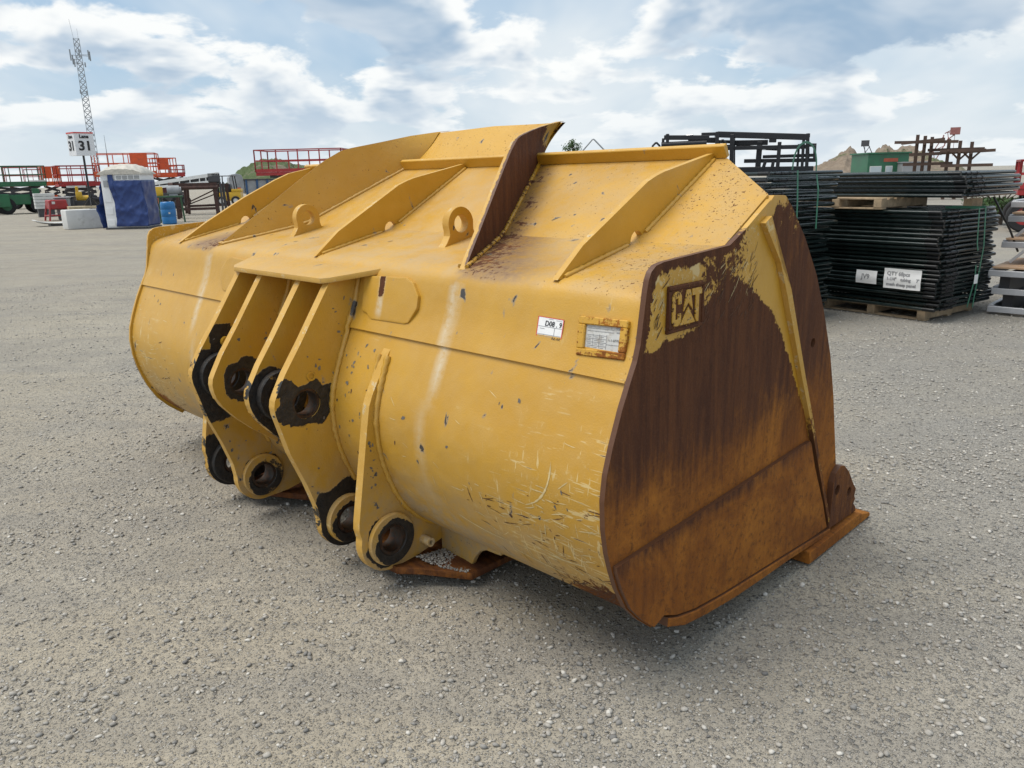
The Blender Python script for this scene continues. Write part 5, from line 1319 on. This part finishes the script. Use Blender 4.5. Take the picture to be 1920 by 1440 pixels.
MB().box(-hw + .10, -hw + .26, -hd - .02, -hd - .003, 1.56, 1.80).build('door_sign', [VENT], t, smooth=0)
tt_ = at_root('tarp', 'crumpled dark blue tarp wrapped round the portable toilet', 'tarp', 240, D, R(-22))
_fr = np.random.default_rng(11); _fk = [(_fr.uniform(0, math.pi), _fr.uniform(2.5, 13), _fr.uniform(0, 6.28)) for _ in range(14)]
def fold(x, z):
    s_ = 0
    for a_, k_, p_ in _fk: s_ += (1 - abs(math.sin((x * math.cos(a_) + z * math.sin(a_)) * k_ * .6 + p_ + .7 * math.sin(x * 2 + z)))) ** 3 / (k_ ** .7)
    return 0.085 * (s_ - .9)
mb = MB()
def tp(i, j):
    x = -hw + .36 + 0.06 * math.sin(j * 5) + (2 * hw - .28) * i; zt = bh - .27 if i > 0.16 else bh - .02; z = 0.10 + (zt - .10) * j
    return (x, -hd - .075 - fold(x, z) - 0.05 * (1 - j) * i, z)
mb.grid(tp, 36, 44)
mb.build('front_sheet', [TARP], tt_, smooth=60, recalc=False)
mb = MB(); mb.grid(lambda i, j: (hw + .06 + fold(i, j * 2) * .6, -hd - .08 + (2 * hd) * i, 0.10 + (bh - .37) * j), 14, 24); mb.build('side_sheet', [TARP], tt_, smooth=60, recalc=False)
mb = MB(); mb.grid(lambda i, j: (-hw - .10 - 0.16 * math.sin(3.1 * j) * (1 - i) - fold(i, 2 * j) - 0.18 * (j < .45) * (1 - i), -hd + .30 + (2 * hd - .3) * i, 0.03 + (bh - .10) * j), 14, 30); mb.build('flap', [TARP], tt_, smooth=60, recalc=False)
for o in tt_.children:
    sm = o.modifiers.new('thickness', 'SOLIDIFY'); sm.thickness = 0.006
# blue barrel
D = Dg(308, 421)
t = at_root('barrel', 'blue plastic barrel standing right of the portable toilet', 'barrel', 308, D + .28)
prof = [(0, 0), (.25, 0), (.285, .03), (.29, .10), (.295, .28), (.285, .30), (.295, .32), (.30, .58), (.288, .60), (.297, .62), (.29, .80), (.27, .88), (.24, .91), (0, .905)]
mb = MB(); n = 28; rr = [mb.addv(*[(p[0] * math.cos(2 * math.pi * i / n), p[0] * math.sin(2 * math.pi * i / n), p[1]) for p in prof]) for i in range(n)]
for i in range(n):
    for j in range(len(prof) - 1): mb.face([rr[i] + j, rr[(i + 1) % n] + j, rr[(i + 1) % n] + j + 1, rr[i] + j + 1])
mb.build('body', [BLUE], t, smooth=40); MB().cyl((0.12, 0, .90), (0.12, 0, .93), .035, 12).build('bung', [OFFW], t, smooth=40)
MB().box(-.0, .07, -.302, -.297, .42, .49).build('white_label', [OFFW], t, smooth=0)
# electric motor on green stand
t = at_root('motor_stand', 'grey electric motor with yellow guard on a dark green stand', 'motor', 316, Dg(328, 417) + .3)
for x in (-.45, .40):
    for y in (-.25, .25): MB().bar((x * 1.15, y, 0), (x, y, 1.06), 0.07).build('leg', [DGRN], t, smooth=0)
MB().box(-.55, .5, -.32, .32, 1.06, 1.13).build('bench', [DGRN], t, bevel=.01, seg=1, smooth=0)
MB().cyl((-.12, -.05, 1.36), (.38, -.05, 1.36), .20, 20).cyl((.38, -.05, 1.36), (.46, -.05, 1.36), .14, 16).box(-.05, .3, -.2, .1, 1.13, 1.2).build('motor', [GREY], t, smooth=40)
MB().box(-.62, -.28, -.22, .2, 1.13, 1.52).build('belt_guard', [YEL], t, bevel=.05, seg=2, smooth=30)
# rusty steel tables
def steel_table(label, px, D, L, h, wdt, yaw, roller=True):
    t = at_root('steel_table', label, 'steel table', px, D, yaw, group='rusty steel tables behind the bucket')
    for sx in (-1, 1):
        for sy in (-1, 1): MB().bar((sx * L / 2 * 1.03, sy * wdt / 2, 0), (sx * L / 2 * .97, sy * wdt / 2, h), 0.13).build('leg', [RUSTY], t, smooth=0)
        MB().bar((sx * L / 2, -wdt / 2, h * .27), (sx * L / 2, wdt / 2, h * .27), 0.09).build('end_rail', [RUSTY], t, smooth=0)
    for sy in (-1, 1):
        MB().bar((-L / 2, sy * wdt / 2, h * .28), (L / 2, sy * wdt / 2, h * .28), 0.09).build('lower_rail', [RUSTY], t, smooth=0)
        MB().bar((-L / 2 - .1, sy * wdt / 2, h), (L / 2 + .1, sy * wdt / 2, h), 0.10, 0.20).build('top_rail', [RUSTY], t, smooth=0)
    MB().bar((-L / 2, -wdt / 2, h * .35), (L / 2, -wdt / 2, h * .85), 0.06).build('brace', [RUSTY], t, smooth=0)
    if roller: MB().cyl((-L / 2 - .25, -wdt / 2 - .02, h - .12), (L / 2 + .15, -wdt / 2 - .02, h - .12), .09, 14).cyl((-L / 2 - .3, -wdt / 2 - .02, h - .1), (-L / 2 - .1, -wdt / 2 - .02, h - .1), .24, 16).build('roller', [RUSTY], t, smooth=40)
    return t
steel_table('dark rusty steel table with roller, nearest right of the blue barrel', 366, Dg(336, 410), 1.72, 1.55, 1.1, R(-4))
steel_table('rusty steel table half hidden behind the nearer roller table', 384, 48, 2.1, 1.5, 1.2, R(8), False)
# conveyor
D = 46; t = at_root('conveyor', 'inclined white framed conveyor with dark belt above rusty tables', 'conveyor', 350, D, R(-6))
def cv(px, py, y=0.0): return Vector((lx(350, px, D) * (1 if px > 350 else -1), y, zat(px, py, D)))
CWH = simple('conveyor_white', (.80, .80, .78), .5, 0, .08)
for y in (-.45, .45):
    MB().bar(cv(284, 345, y), cv(412, 326, y), .08, .17).build('top_chord', [CWH], t, smooth=0)
    MB().bar(cv(284, 352, y), cv(392, 341, y), .07, .12).build('bottom_chord', [CWH], t, smooth=0)
    for px in (300, 318, 338, 358, 376, 388): MB().bar(cv(px, 344.5 - (px - 284) * .148, y), cv(px, 351 - (px - 284) * .10, y), .05).build('strut', [CWH], t, smooth=0)
MB().bar(cv(284, 344.0), cv(410, 325.2), .85, .04).build('belt', [simple('belt_grey', (.42, .43, .44), .3)], t, smooth=0)
MB().bar(cv(284, 349.5), cv(396, 336.5), .6, .22).build('belt_return', [DGREY], t, smooth=0)
MB().cyl(cv(402, 336, -.42), cv(402, 336, .42), .30, 18).build('head_drum', [BLACKP], t, smooth=40)
MB().bar(cv(392, 333, -.47), cv(414, 333, -.47), .04, .42).build('head_plate', [DGREY], t, smooth=0)
MB().bar(cv(270, 361, 0), cv(325, 353, 0), .5, .32).build('maroon_chute', [MAROON], t, smooth=0)
for px in (413, 417): MB().bar(cv(px, 341, .3 if px > 414 else -.3), (cv(px, 341).x, .3 if px > 414 else -.3, 0), .10).build('leg', [DGREY], t, smooth=0)
for px in (290, 296): MB().bar(cv(px, 352, .3 if px > 292 else -.3), (cv(px, 352).x, .3 if px > 292 else -.3, 0), .10).build('leg', [DGREY], t, smooth=0)
# forklift
D = Dg(428, 385) ; t = at_root('forklift', 'yellow forklift with white wheel rim beyond the rusty tables', 'forklift', 425, D + .5, R(-12))
MB().box(-.55, 1.0, -.5, .5, .32, 0.95).build('body', [YEL], t, bevel=.06, seg=2, smooth=30)
MB().box(.35, 1.05, -.48, .48, .95, 1.18).build('engine_hood', [YEL], t, bevel=.06, seg=2, smooth=30)
for x in (-.45, .62):
    for y in (-.42, .42): MB().bar((x, y, .95), (x * .85, y, 2.1), .07).build('guard_post', [BLACKST], t, smooth=0)
MB().box(-.48, .62, -.48, .48, 2.1, 2.16).build('overhead_guard', [BLACKST], t, bevel=.01, seg=1, smooth=0)
for y in (-.25, .25): MB().bar((-.75, y, .1), (-.75, y, 2.0), .1, .16).build('mast_rail', [BLACKST], t, smooth=0); MB().bar((-.8, y, .1), (-1.7, y, .08), .1, .04).build('fork', [BLACKST], t, smooth=0)
MB().box(-.15, .3, -.28, .28, .95, 1.55).build('seat', [BLACKP], t, bevel=.06, seg=2, smooth=30)
for x in (-.4, .62):
    for y in (-.5, .5): wheel(t, (x, y, .33), .33, .22, OFFW)
t = at_root('gas_cylinder', 'bright orange gas cylinder behind the yellow forklift', 'gas cylinder', 447, D + 1.6)
mb = MB(); mb.tube([(0, 0, .0), (0, 0, .08), (0, 0, 1.0), (0, 0, 1.12), (0, 0, 1.18)], [.22, .25, .25, .18, .07], 18); mb.build('tank', [ORG], t, smooth=50); MB().ring((0, 0, 1.12), (0, 0, 1), .11, .14, .14, 16).build('collar', [ORG], t, smooth=40)
# grey hopper trailer
D = 72; t = at_root('hopper_trailer', 'grey hopper trailer with blue posts behind the forklift', 'trailer', 460, D, R(6))
zb_, zt_ = zat(460, 364, D), zat(460, 338, D)
MB().box(-.15, 2.2, -.9, .9, max(.7, zb_), zt_).build('rear_box', [GREY], t, bevel=.03, seg=1, smooth=0)
mb = MB(); pr = [(-1.35, .8), (-.2, .8), (-.2, zt_ - .1), (-.35, zt_ + .42), (-.7, zt_ + .55), (-1.15, zt_ + .50), (-1.4, zt_ + .2)]; mb.prism([(p[0], p[1]) for p in pr], 1, -.9, .9); mb.build('hopper', [GREY], t, bevel=.05, seg=2, smooth=30)
for x in (-.12, .75, 1.6): MB().box(x, x + .16, -1.0, -.91, .5, zt_ + .05).build('post', [NAVY], t, smooth=0)
MB().box(-.2, 2.3, -1.0, 1.0, zt_, zt_ + .10).build('top_rail', [DGREY], t, smooth=0)
for x in (-.9, 1.3): wheel(t, (x, -.8, .42), .42, .25, DGREY); wheel(t, (x, .8, .42), .42, .25, DGREY)
# red stand, white tray, crates, bins, pump, timbers
D = Dg(98, 414); t = at_root('step_stand', 'red steel step stand left of the white concrete block', 'stand', 98, D + .3, R(15))
for sx in (-1, 1):
    for sy in (-1, 1): MB().bar((sx * .50, sy * .40, 0), (sx * .34, sy * .3, .95), .07).build('leg', [RED], t, smooth=0)
MB().box(-.40, .40, -.35, .35, .55, 1.0).build('hood', [RED], t, bevel=.04, seg=1, smooth=0)
MB().box(-.5, .5, -.42, .42, .22, .28).build('foot_rail', [RED], t, smooth=0); MB().box(-.28, -.14, -.36, -.352, .8, .92).build('white_decal', [OFFW], t, smooth=0)
D = Dg(98, 424); t = at_root('shallow_tray', 'shallow white upturned tray on the gravel below the red stand', 'tray', 99, D + .3, R(10))
mb = MB(); mb.grid(lambda i, j: (-.95 + 1.9 * i, -.4 + .8 * j, .28 - .20 * math.sin(math.pi * i) ** .6 * (1 - .3 * abs(2 * j - 1))), 18, 8); mb.build('hull', [OFFW], t, smooth=50, recalc=False)
sm = t.children[0].modifiers.new('thickness', 'SOLIDIFY'); sm.thickness = .04
MB().box(-.4, .4, -.3, .3, 0, .09).build('skid', [DGREY], t, smooth=0)
t = at_root('crate_stack', 'stack of white slatted crates behind the green lift wheels', 'crates', 77, 52, R(5))
for k in range(5): MB().box(-.5, .5, -.4, .4, .45 + .17 * k, .60 + .17 * k).build('crate', [OFFW], t, bevel=.01, seg=1, smooth=0)
MB().box(-.4, .4, -.3, .3, 0, .45).build('stand', [DGREY], t, smooth=0)
for k, (px, c_, lb) in enumerate(((111, GREY, 'light grey lidded bin behind the red stand'), (121, DGREY, 'dark grey lidded bin next to the light grey bin'))):
    t = at_root('bin', lb, 'bin', px, 46 + k, R(-8), group='bins behind the red stand')
    MB().prism([(-.26, 0), (.26, 0), (.32, 1.05), (-.32, 1.05)], 1, -.3, .3).build('body', [c_], t, bevel=.03, seg=1, smooth=0); MB().box(-.36, .36, -.34, .34, 1.055, 1.13).build('lid', [c_], t, bevel=.02, seg=1, smooth=0)
TIMB = simple('pale_timber', (.46, .38, .25), .8, 0, .2, 4, bump=.2)
SD = 45.0; zt0 = zat(164, 386, SD); t = at_root('timber_stack', 'pale timber baulks under the lane sign behind the white block', 'timber stack', 160, SD, R(6))
for k in range(3): MB().box(-.95, 1.0, -.6 + .4 * k, -.24 + .4 * k, zt0 - .22, zt0 - .001).build('timber', [TIMB], t, bevel=.01, seg=1, smooth=0)
for x in (-.75, .0, .8): MB().box(x - .1, x + .1, -.6, .6, 0, zt0 - .2205).build('bearer', [TIMB], t, smooth=0)
t = at_root('pump', 'small yellow pump standing behind the lane sign timbers', 'pump', 145, SD + 2.5, R(0)); 
MB().box(-.18, .12, -.2, .2, 0.9, 1.35).build('housing', [YEL], t, bevel=.05, seg=2, smooth=30); MB().cyl((.1, 0, 1.0), (.4, 0, 1.0), .16, 14).build('motor', [YEL], t, smooth=40); MB().box(-.3, .5, -.3, .3, 0, .9).build('plinth', [DGREY], t, smooth=0); MB().box(-.16, -.02, -.12, .12, 1.35, 1.62).build('filler', [YEL], t, bevel=.02, seg=1, smooth=0)
# lane sign
t = at_root('lane_sign', 'three-sided white lane 31 sign on a black pole', 'lane sign', 164, SD, R(0), zt0)
zb1 = zat(149, 292, SD) - zt0; zt1 = zat(143, 248, SD) - zt0
MB().cyl((0, 0, .05), (0, 0, zb1 + .3), .05, 12).build('pole', [BLACKST], t, smooth=40)
for a in range(3): MB().bar((0, 0, .45), (.42 * math.cos(a * 2.1 + .5), .42 * math.sin(a * 2.1 + .5), .02), .04, .06).build('foot', [BLACKST], t, smooth=0)
MB().prism([(-.28, 0.0), (.28, 0.0), (0, .42)], 1, -.02, .02).build('gusset', [BLACKST], t, smooth=0)
sw = 0.86; tri = [Vector((-.36, -.20)), Vector((.52, -.16)), Vector((.10, .56))]; tri = [Vector((-.28, -.30)), Vector((.56, -.06)), Vector((-.60, .42))]
hbx = zt1 - zb1; SIGNW = simple('sign_white', (.74, .75, .77), .5, 0, .04)
mb = MB(); mb.prism([tuple(v) for v in tri], 2, zb1, zt1); box = mb.build('sign_box', [SIGNW], t, smooth=0)
def sign_face(a, b):
    a, b = Vector((a.x, a.y, 0)), Vector((b.x, b.y, 0)); d = b - a; W0 = d.length; d.normalize(); nrm = Vector((d.y, -d.x, 0))
    fc_ = MB(); q = a + nrm * .012; fc_.bar(q + Vector((0, 0, zt1 - .03)), q + d * W0 + Vector((0, 0, zt1 - .03)), .008, .06); fc_.build('red_stripe', [REDP], box, smooth=0)
    for txt, z, s, bo in (('Lane', zt1 - .19 * hbx, .21 * hbx, .010), ('31', zt1 - .60 * hbx, .56 * hbx, .018)):
        me = text_mesh(txt, s, .004, bo)
        for v in me.vertices: x_, y_ = v.co.x * (1.0 if txt == '31' else .95), v.co.y; p = a + d * (W0 / 2 + x_) + nrm * (.010 + (v.co.z + .004)); v.co = (p.x, p.y, z + y_)
        link('lettering', me, INK, box)
sign_face(tri[0], tri[1]); sign_face(tri[2], tri[0])

# ================================================================== far things
D = 245; STEEL = simple('galvanised_lattice', (.30, .32, .34), .5, .3, .1)
t = at_root('lattice_tower', 'tall grey lattice radio tower with antennas at the left', 'tower', 184, D)
H_ = zat(152, 73, D); B0, B1 = 1.35, .95
def leg(k, z): s = B0 + (B1 - B0) * z / H_; a = math.pi / 4 + k * math.pi / 2; return Vector((s * math.cos(a), s * math.sin(a), z))
for k in range(4): MB().bar(leg(k, 0), leg(k, H_), .13).build('leg', [STEEL], t, smooth=0)
ns = 26
for k in range(4):
    mb = MB()
    for i in range(ns):
        za, zb2 = H_ * i / ns, H_ * (i + 1) / ns
        mb.bar(leg(k, za), leg((k + 1) % 4, zb2), .09); mb.bar(leg((k + 1) % 4, za), leg(k, zb2), .09)
        mb.bar(leg(k, zb2), leg((k + 1) % 4, zb2), .07)
    mb.build('lattice_face', [STEEL], t, smooth=0)
for (x, y, z0_, z1_) in ((-1.9, -.5, H_ * .86, H_ * .93), (2.3, -.4, H_ * .87, H_ * .93), (2.6, .5, H_ * .865, H_ * .925), (-1.5, .8, H_ * .84, H_ * .9), (.2, -1.3, H_ * .88, H_ * .93), (1.2, -.9, H_ * .82, H_ * .85), (-1.2, -.9, H_ * .82, H_ * .87), (.6, -1.0, H_ * .64, H_ * .67), (-.9, -1.0, H_ * .65, H_ * .675)):
    MB().box(x - .16, x + .16, y - .1, y + .1, z0_, z1_).bar((0, 0, (z0_ + z1_) / 2), (x, y, (z0_ + z1_) / 2), .1).build('antenna', [STEEL], t, smooth=0)
MB().bar((-.6, 0, H_), (-1.0, 0, H_ + 4.6), .06).build('whip_antenna', [STEEL], t, smooth=0); MB().bar((.5, 0, H_), (.5, 0, H_ + 2.4), .05).build('whip_antenna', [STEEL], t, smooth=0)
D = 300; t = at_root('radio_mast', 'thin pale radio mast right of the lattice tower', 'mast', 208, D)
zz_ = zat(203, 253, D); MB().tube([(0, 0, 0), (0, 0, zz_ * .65)], [.35, .25], 8).build('mast_base', [STEEL], t, smooth=40); MB().tube([(0, 0, zz_ * .65), (0, 0, zz_)], [.14, .05], 6).build('mast_top', [STEEL], t, smooth=40)

def mound(name, label, prof, D, depth, mat, seed):
    """earth mound: ridge heights from the outline, with a rough surface and real depth"""
    px0, px1 = prof[0][0], prof[-1][0]; pc = (px0 + px1) / 2
    t0 = col_at(pc, D); nx_, ny_ = 110, 44
    X = np.linspace(px0, px1, nx_); xs = np.array([(1 if p > pc else -1) * lx(p, pc, D) for p in X]); hs = np.interp(X, [p[0] for p in prof], [max(0, zat(p[0], p[1], D)) for p in prof])
    rr_ = np.random.default_rng(seed); mb = MB(); nz = rr_.normal(0, 1, (nx_, ny_))
    for _ in range(2): nz = (nz + np.roll(nz, 1, 0) + np.roll(nz, -1, 0) + np.roll(nz, 1, 1) + np.roll(nz, -1, 1)) / 5
    for i in range(nx_):
        for j in range(ny_):
            y = -depth / 2 + depth * j / (ny_ - 1); q = 2 * j / (ny_ - 1) - 1; rid = max(0, 1 - abs(q) ** 1.35)
            mb.v.append((xs[i], y, hs[i] * rid + nz[i, j] * 0.8 * min(1, hs[i] * .3) * rid * (0.35 if abs(q) < .06 else 1) - .1))
    for i in range(nx_ - 1):
        for j in range(ny_ - 1): a = i * ny_ + j; mb.face([a, a + ny_, a + ny_ + 1, a + 1])
    o = mb.build(name, [mat], None, smooth=25); o.location = t0; o.rotation_euler = (0, 0, yaw_at(pc)); o['label'] = label; o['kind'] = 'structure'; return o
def earth(nm, c1, c2, gr):
    mt = bpy.data.materials.new(nm); mt.use_nodes = True; tt = NT(mt.node_tree); b = tt.n['Principled BSDF']; oc = tt.add('ShaderNodeTexCoord').outputs['Object']
    n1 = tt.noise(oc, .16, 8, .68, .5); n2 = tt.noise(oc, .9, 6, .7)
    c = tt.mix(tt.ramp(n2, .35, .68), c1, c2); c = tt.mix(tt.ramp(n1, .56 - gr, .64 - gr), c, tt.mix(n2, (.035, .06, .016), (.10, .135, .045)))
    tt.put(b.inputs['Base Color'], c); b.inputs['Roughness'].default_value = .95; tt.put(b.inputs['Normal'], tt.bump(n2, .8, .5)); return mt
mound('earth_mound', 'green and brown grassy earth mound behind the red lift', [(425, 344), (438, 331), (455, 317), (470, 309), (485, 301), (497, 298), (515, 296), (535, 299), (550, 306), (575, 309), (600, 311), (640, 322), (700, 342)], 165, 60, earth('grassy_earth', (.14, .115, .08), (.20, .165, .115), .17), 3)
mound('earth_mound', 'bare sandy earth mound with a grassy left end behind the kiosk', [(1490, 322), (1535, 309), (1560, 297), (1575, 285), (1583, 278), (1590, 274), (1597, 280), (1603, 288), (1615, 289), (1632, 286), (1642, 277), (1650, 272), (1657, 274), (1663, 280), (1668, 277), (1677, 280), (1686, 273), (1697, 270.5), (1707, 274), (1718, 282), (1735, 292), (1755, 299), (1775, 306), (1810, 318)], 130, 50, earth('sandy_earth', (.19, .145, .105), (.27, .21, .15), .0), 5)
# green kiosk container
KGR = paintm('kiosk_green', (.03, .135, .07)); GLS = simple('window_glass', (.45, .52, .55), .1, 0, .05)
D = 58; t = at_root('kiosk_container', 'green site kiosk container with white windows below the mound', 'kiosk', 1652, D, R(24))
zt_ = zat(1650, 289, D)
MB().box(-1.45, 1.15, -1.1, 1.5, .15, zt_).build('wall', [KGR], t, bevel=.02, seg=1, smooth=0); MB().box(-1.55, 1.25, -1.2, 1.6, zt_, zt_ + .09).build('roof', [KGR], t, smooth=0)
for (x0, x1) in ((-1.3, -.55), (-.3, .15), (.5, .85)):
    w1 = MB().box(x0, x1, -1.115, -1.105, zt_ - 1.35, zt_ - .75).build('window', [OFFW], t, smooth=0); MB().box(x0 + .05, x1 - .05, -1.125, -1.117, zt_ - 1.3, zt_ - .8).build('pane', [GLS], w1, smooth=0)
w1 = MB().box(1.155, 1.165, -.7, .6, zt_ - 1.35, zt_ - .7).build('window', [OFFW], t, smooth=0); MB().box(1.167, 1.172, -.65, .55, zt_ - 1.3, zt_ - .75).build('pane', [GLS], w1, smooth=0)
MB().box(-.45, .45, -1.12, -1.106, zt_ - .50, zt_ - .28).build('sign_board', [simple('faded_red', (.36, .08, .04), .6)], t, smooth=0)
MB().box(-1.4, 1.1, -1.0, 1.4, 0, .149).build('skid', [DGREY], t, smooth=0)
t = at_root('storage_box', 'long pale grey storage box right of the green kiosk', 'storage box', 1708, 57, R(20)); zq = zat(1708, 305, 57)
MB().box(-.75, .75, -.5, .5, .06, zq).build('body', [GREY], t, bevel=.03, seg=1, smooth=0); MB().box(-.8, .8, -.55, .55, zq, zq + .06).build('lid', [GREY], t, smooth=0); MB().box(-.6, .6, -.4, .4, 0, .059).build('skid', [DGREY], t, smooth=0)
# timber rack: six posts with long beams resting on arms
D = 46; WOODB = simple('dark_brown_timber', (.085, .052, .038), .8, 0, .25, 3)
t = at_root('beam_rack', 'brown rack of six posts carrying long beams above the panels', 'rack', 1765, D, 0)
def rp(px, py, y=0.0): return Vector(((1 if px > 1765 else -1) * lx(1765, px, D), y, zat(px, py, D)))
for k, (x, y) in enumerate(((1716, 253), (1730, 255), (1743, 257), (1775, 261), (1796, 264), (1818, 266))):
    p = rp(x - 4, y); MB().bar((p.x, 0, 0), p, .16, .16).build('post', [WOODB], t, smooth=0)
    MB().bar((p.x, -.9, p.z - (.40 if k < 3 else .55)), (p.x, .1, p.z - (.40 if k < 3 else .55)), .10).build('arm', [WOODB], t, smooth=0)
for a, b, y in (((1671, 268), (1788, 266), -.5), ((1684, 270), (1763, 262), -.8), ((1733, 282), (1838, 279), -.3), ((1700, 291), (1858, 282), -.6), ((1756, 284), (1840, 282), -.8), ((1700, 290), (1760, 288), .2), ((1690, 309), (1782, 306), -.4), ((1760, 311), (1856, 309), -.8)):
    MB().bar(rp(*a, y), rp(*b, y), .12, .14).build('beam', [WOODB], t, smooth=0)
for x in (1796, 1818):
    for s in (-1, 1): p = rp(x - 3, 296); MB().bar((p.x, 0, p.z - .1), (p.x + s * .4, 0, p.z + .32), .09).build('knee_brace', [WOODB], t, smooth=0)
# two lattice booms far off
def boom(label, pts, D, c, wd, nm='crane'):
    t = at_root(nm, label, 'crane', pts[0][0], D); P0 = pts[0][0]
    V = [Vector(((1 if p[0] > P0 else -1) * lx(p[0], P0, D), 0, zat(p[0], p[1], D))) for p in pts]
    MB().bar((0, 0, 0), V[0], wd * .9).build('mast', [c], t, smooth=0)
    for k in range(len(V) - 1):
        a, b = V[k], V[k + 1]; d = (b - a).normalized(); s = Vector((-d.z, 0, d.x)) * wd; mb = MB()
        n = max(3, int((b - a).length / (wd * 2)))
        for off in (s, -s): mb.bar(a + off, b + off * .7, wd * .28)
        for i in range(n): sgn = 1 if i % 2 else -1; mb.bar(a.lerp(b, i / n) + s * sgn, a.lerp(b, (i + 1) / n) - s * sgn, wd * .2)
        mb.build('boom', [c], t, smooth=0)
    MB().box(V[-1].x - wd * 1.3, V[-1].x + wd * 1.3, -wd, wd, V[-1].z - wd, V[-1].z + wd).build('boom_head', [c], t, smooth=0)
    MB().bar(V[-1], (V[-1].x, 0, V[-1].z * .45), wd * .12).build('hoist_line', [c], t, smooth=0)
    return t
PINKC = simple('faded_red_crane', (.30, .12, .11), .6)
boom('faded red lattice crane boom behind the beam rack', [(1742, 300), (1765, 256), (1780, 246)], 150, PINKC, .55)
boom('small dark crane tip above the green kiosk', [(1626, 292), (1616, 269)], 170, DGREY, .55)
# bent pipe hoop and tree beyond the bucket
D = 40; t = at_root('pipe_arch', 'thin grey pipe bent to a peak beyond the bucket top', 'pipe', 1112, D)
def rq(px, py): return Vector(((1 if px > 1112 else -1) * lx(1112, px, D), 0, zat(px, py, D)))
dn = lambda p, q: p + (q - p) * ((0 - p.z) / (q.z - p.z))
a, b = rq(1110, 262), rq(1094, 281); c_, d_ = rq(1114, 262), rq(1136, 285)
MB().tube([dn(a, b), b, a, rq(1112, 261), c_, d_, dn(c_, d_)], .035, 8).build('pipe', [STEEL], t, smooth=50)
LEAF = simple('leaf_green', (.055, .105, .03), .55, 0, .5, 9)
BARK = simple('bark', (.10, .075, .055), .9, 0, .3)
def tree(label, px, D, ytop, rad, group=None, name='tree', low=.9):
    t = at_root(name, label, 'tree' if name == 'tree' else 'shrub', px, D, group=group); top = zat(px, ytop, D)
    tr = MB(); tr.tube([(0, 0, 0), (.05, 0, top * .35), (0, .05, top * .62), (.03, 0, top * .96)], [.13, .10, .07, .015], 8)
    lim = []
    for k in range(16):
        z = top * (.25 + .68 * k / 16); a = k * 2.4; L = rad * (1 - .75 * (k / 16)) * random.uniform(.75, 1.15)
        e = Vector((L * math.cos(a), L * math.sin(a), z + L * .65)); lim.append((Vector((0, 0, z)), e)); tr.tube([(0, 0, z), (e * .5 + Vector((0, 0, z * .5))), e], [.035, .022, .008], 5)
    tr.build('trunk', [BARK], t, smooth=40)
    V = []; F = []; lf = MB()
    for (s, e) in lim:
        for k in range(150):
            q = s.lerp(e, random.uniform(.35, 1.08)) + Vector((random.gauss(0, .13), random.gauss(0, .13), random.gauss(0, .12))) * rad * .75
            if q.z > top: continue
            n_ = Vector((random.gauss(0, 1), random.gauss(0, 1), random.gauss(.6, 1))).normalized(); x = n_.orthogonal().normalized() * random.uniform(.04, .075); y = n_.cross(x) * .6
            b_ = lf.addv(q - x, q + y, q + x, q - y); lf.face([b_, b_ + 1, b_ + 2, b_ + 3])
    for k in range(60):
        q = Vector((random.gauss(0, .08), random.gauss(0, .08), top - abs(random.gauss(0, .28)))); n_ = Vector((random.gauss(0, 1), random.gauss(0, 1), random.gauss(.6, 1))).normalized(); x = n_.orthogonal().normalized() * .06; y = n_.cross(x) * .6
        b_ = lf.addv(q - x, q + y, q + x, q - y); lf.face([b_, b_ + 1, b_ + 2, b_ + 3])
    lf.build('crown', [LEAF], t, smooth=0, recalc=False); return t
tree('small dark green tree whose tip shows above the bucket', 1074, 58, 261, 1.35)
tree('dark green shrub seen between the panel bundles at right', 1880, 26, 372, 1.2, name='shrub')
scissor_lift('red scissor lift cut off by the right edge of the picture', 1906, 2000, 24, 352, 300, RED, RED, RED, R(5), 1.6)
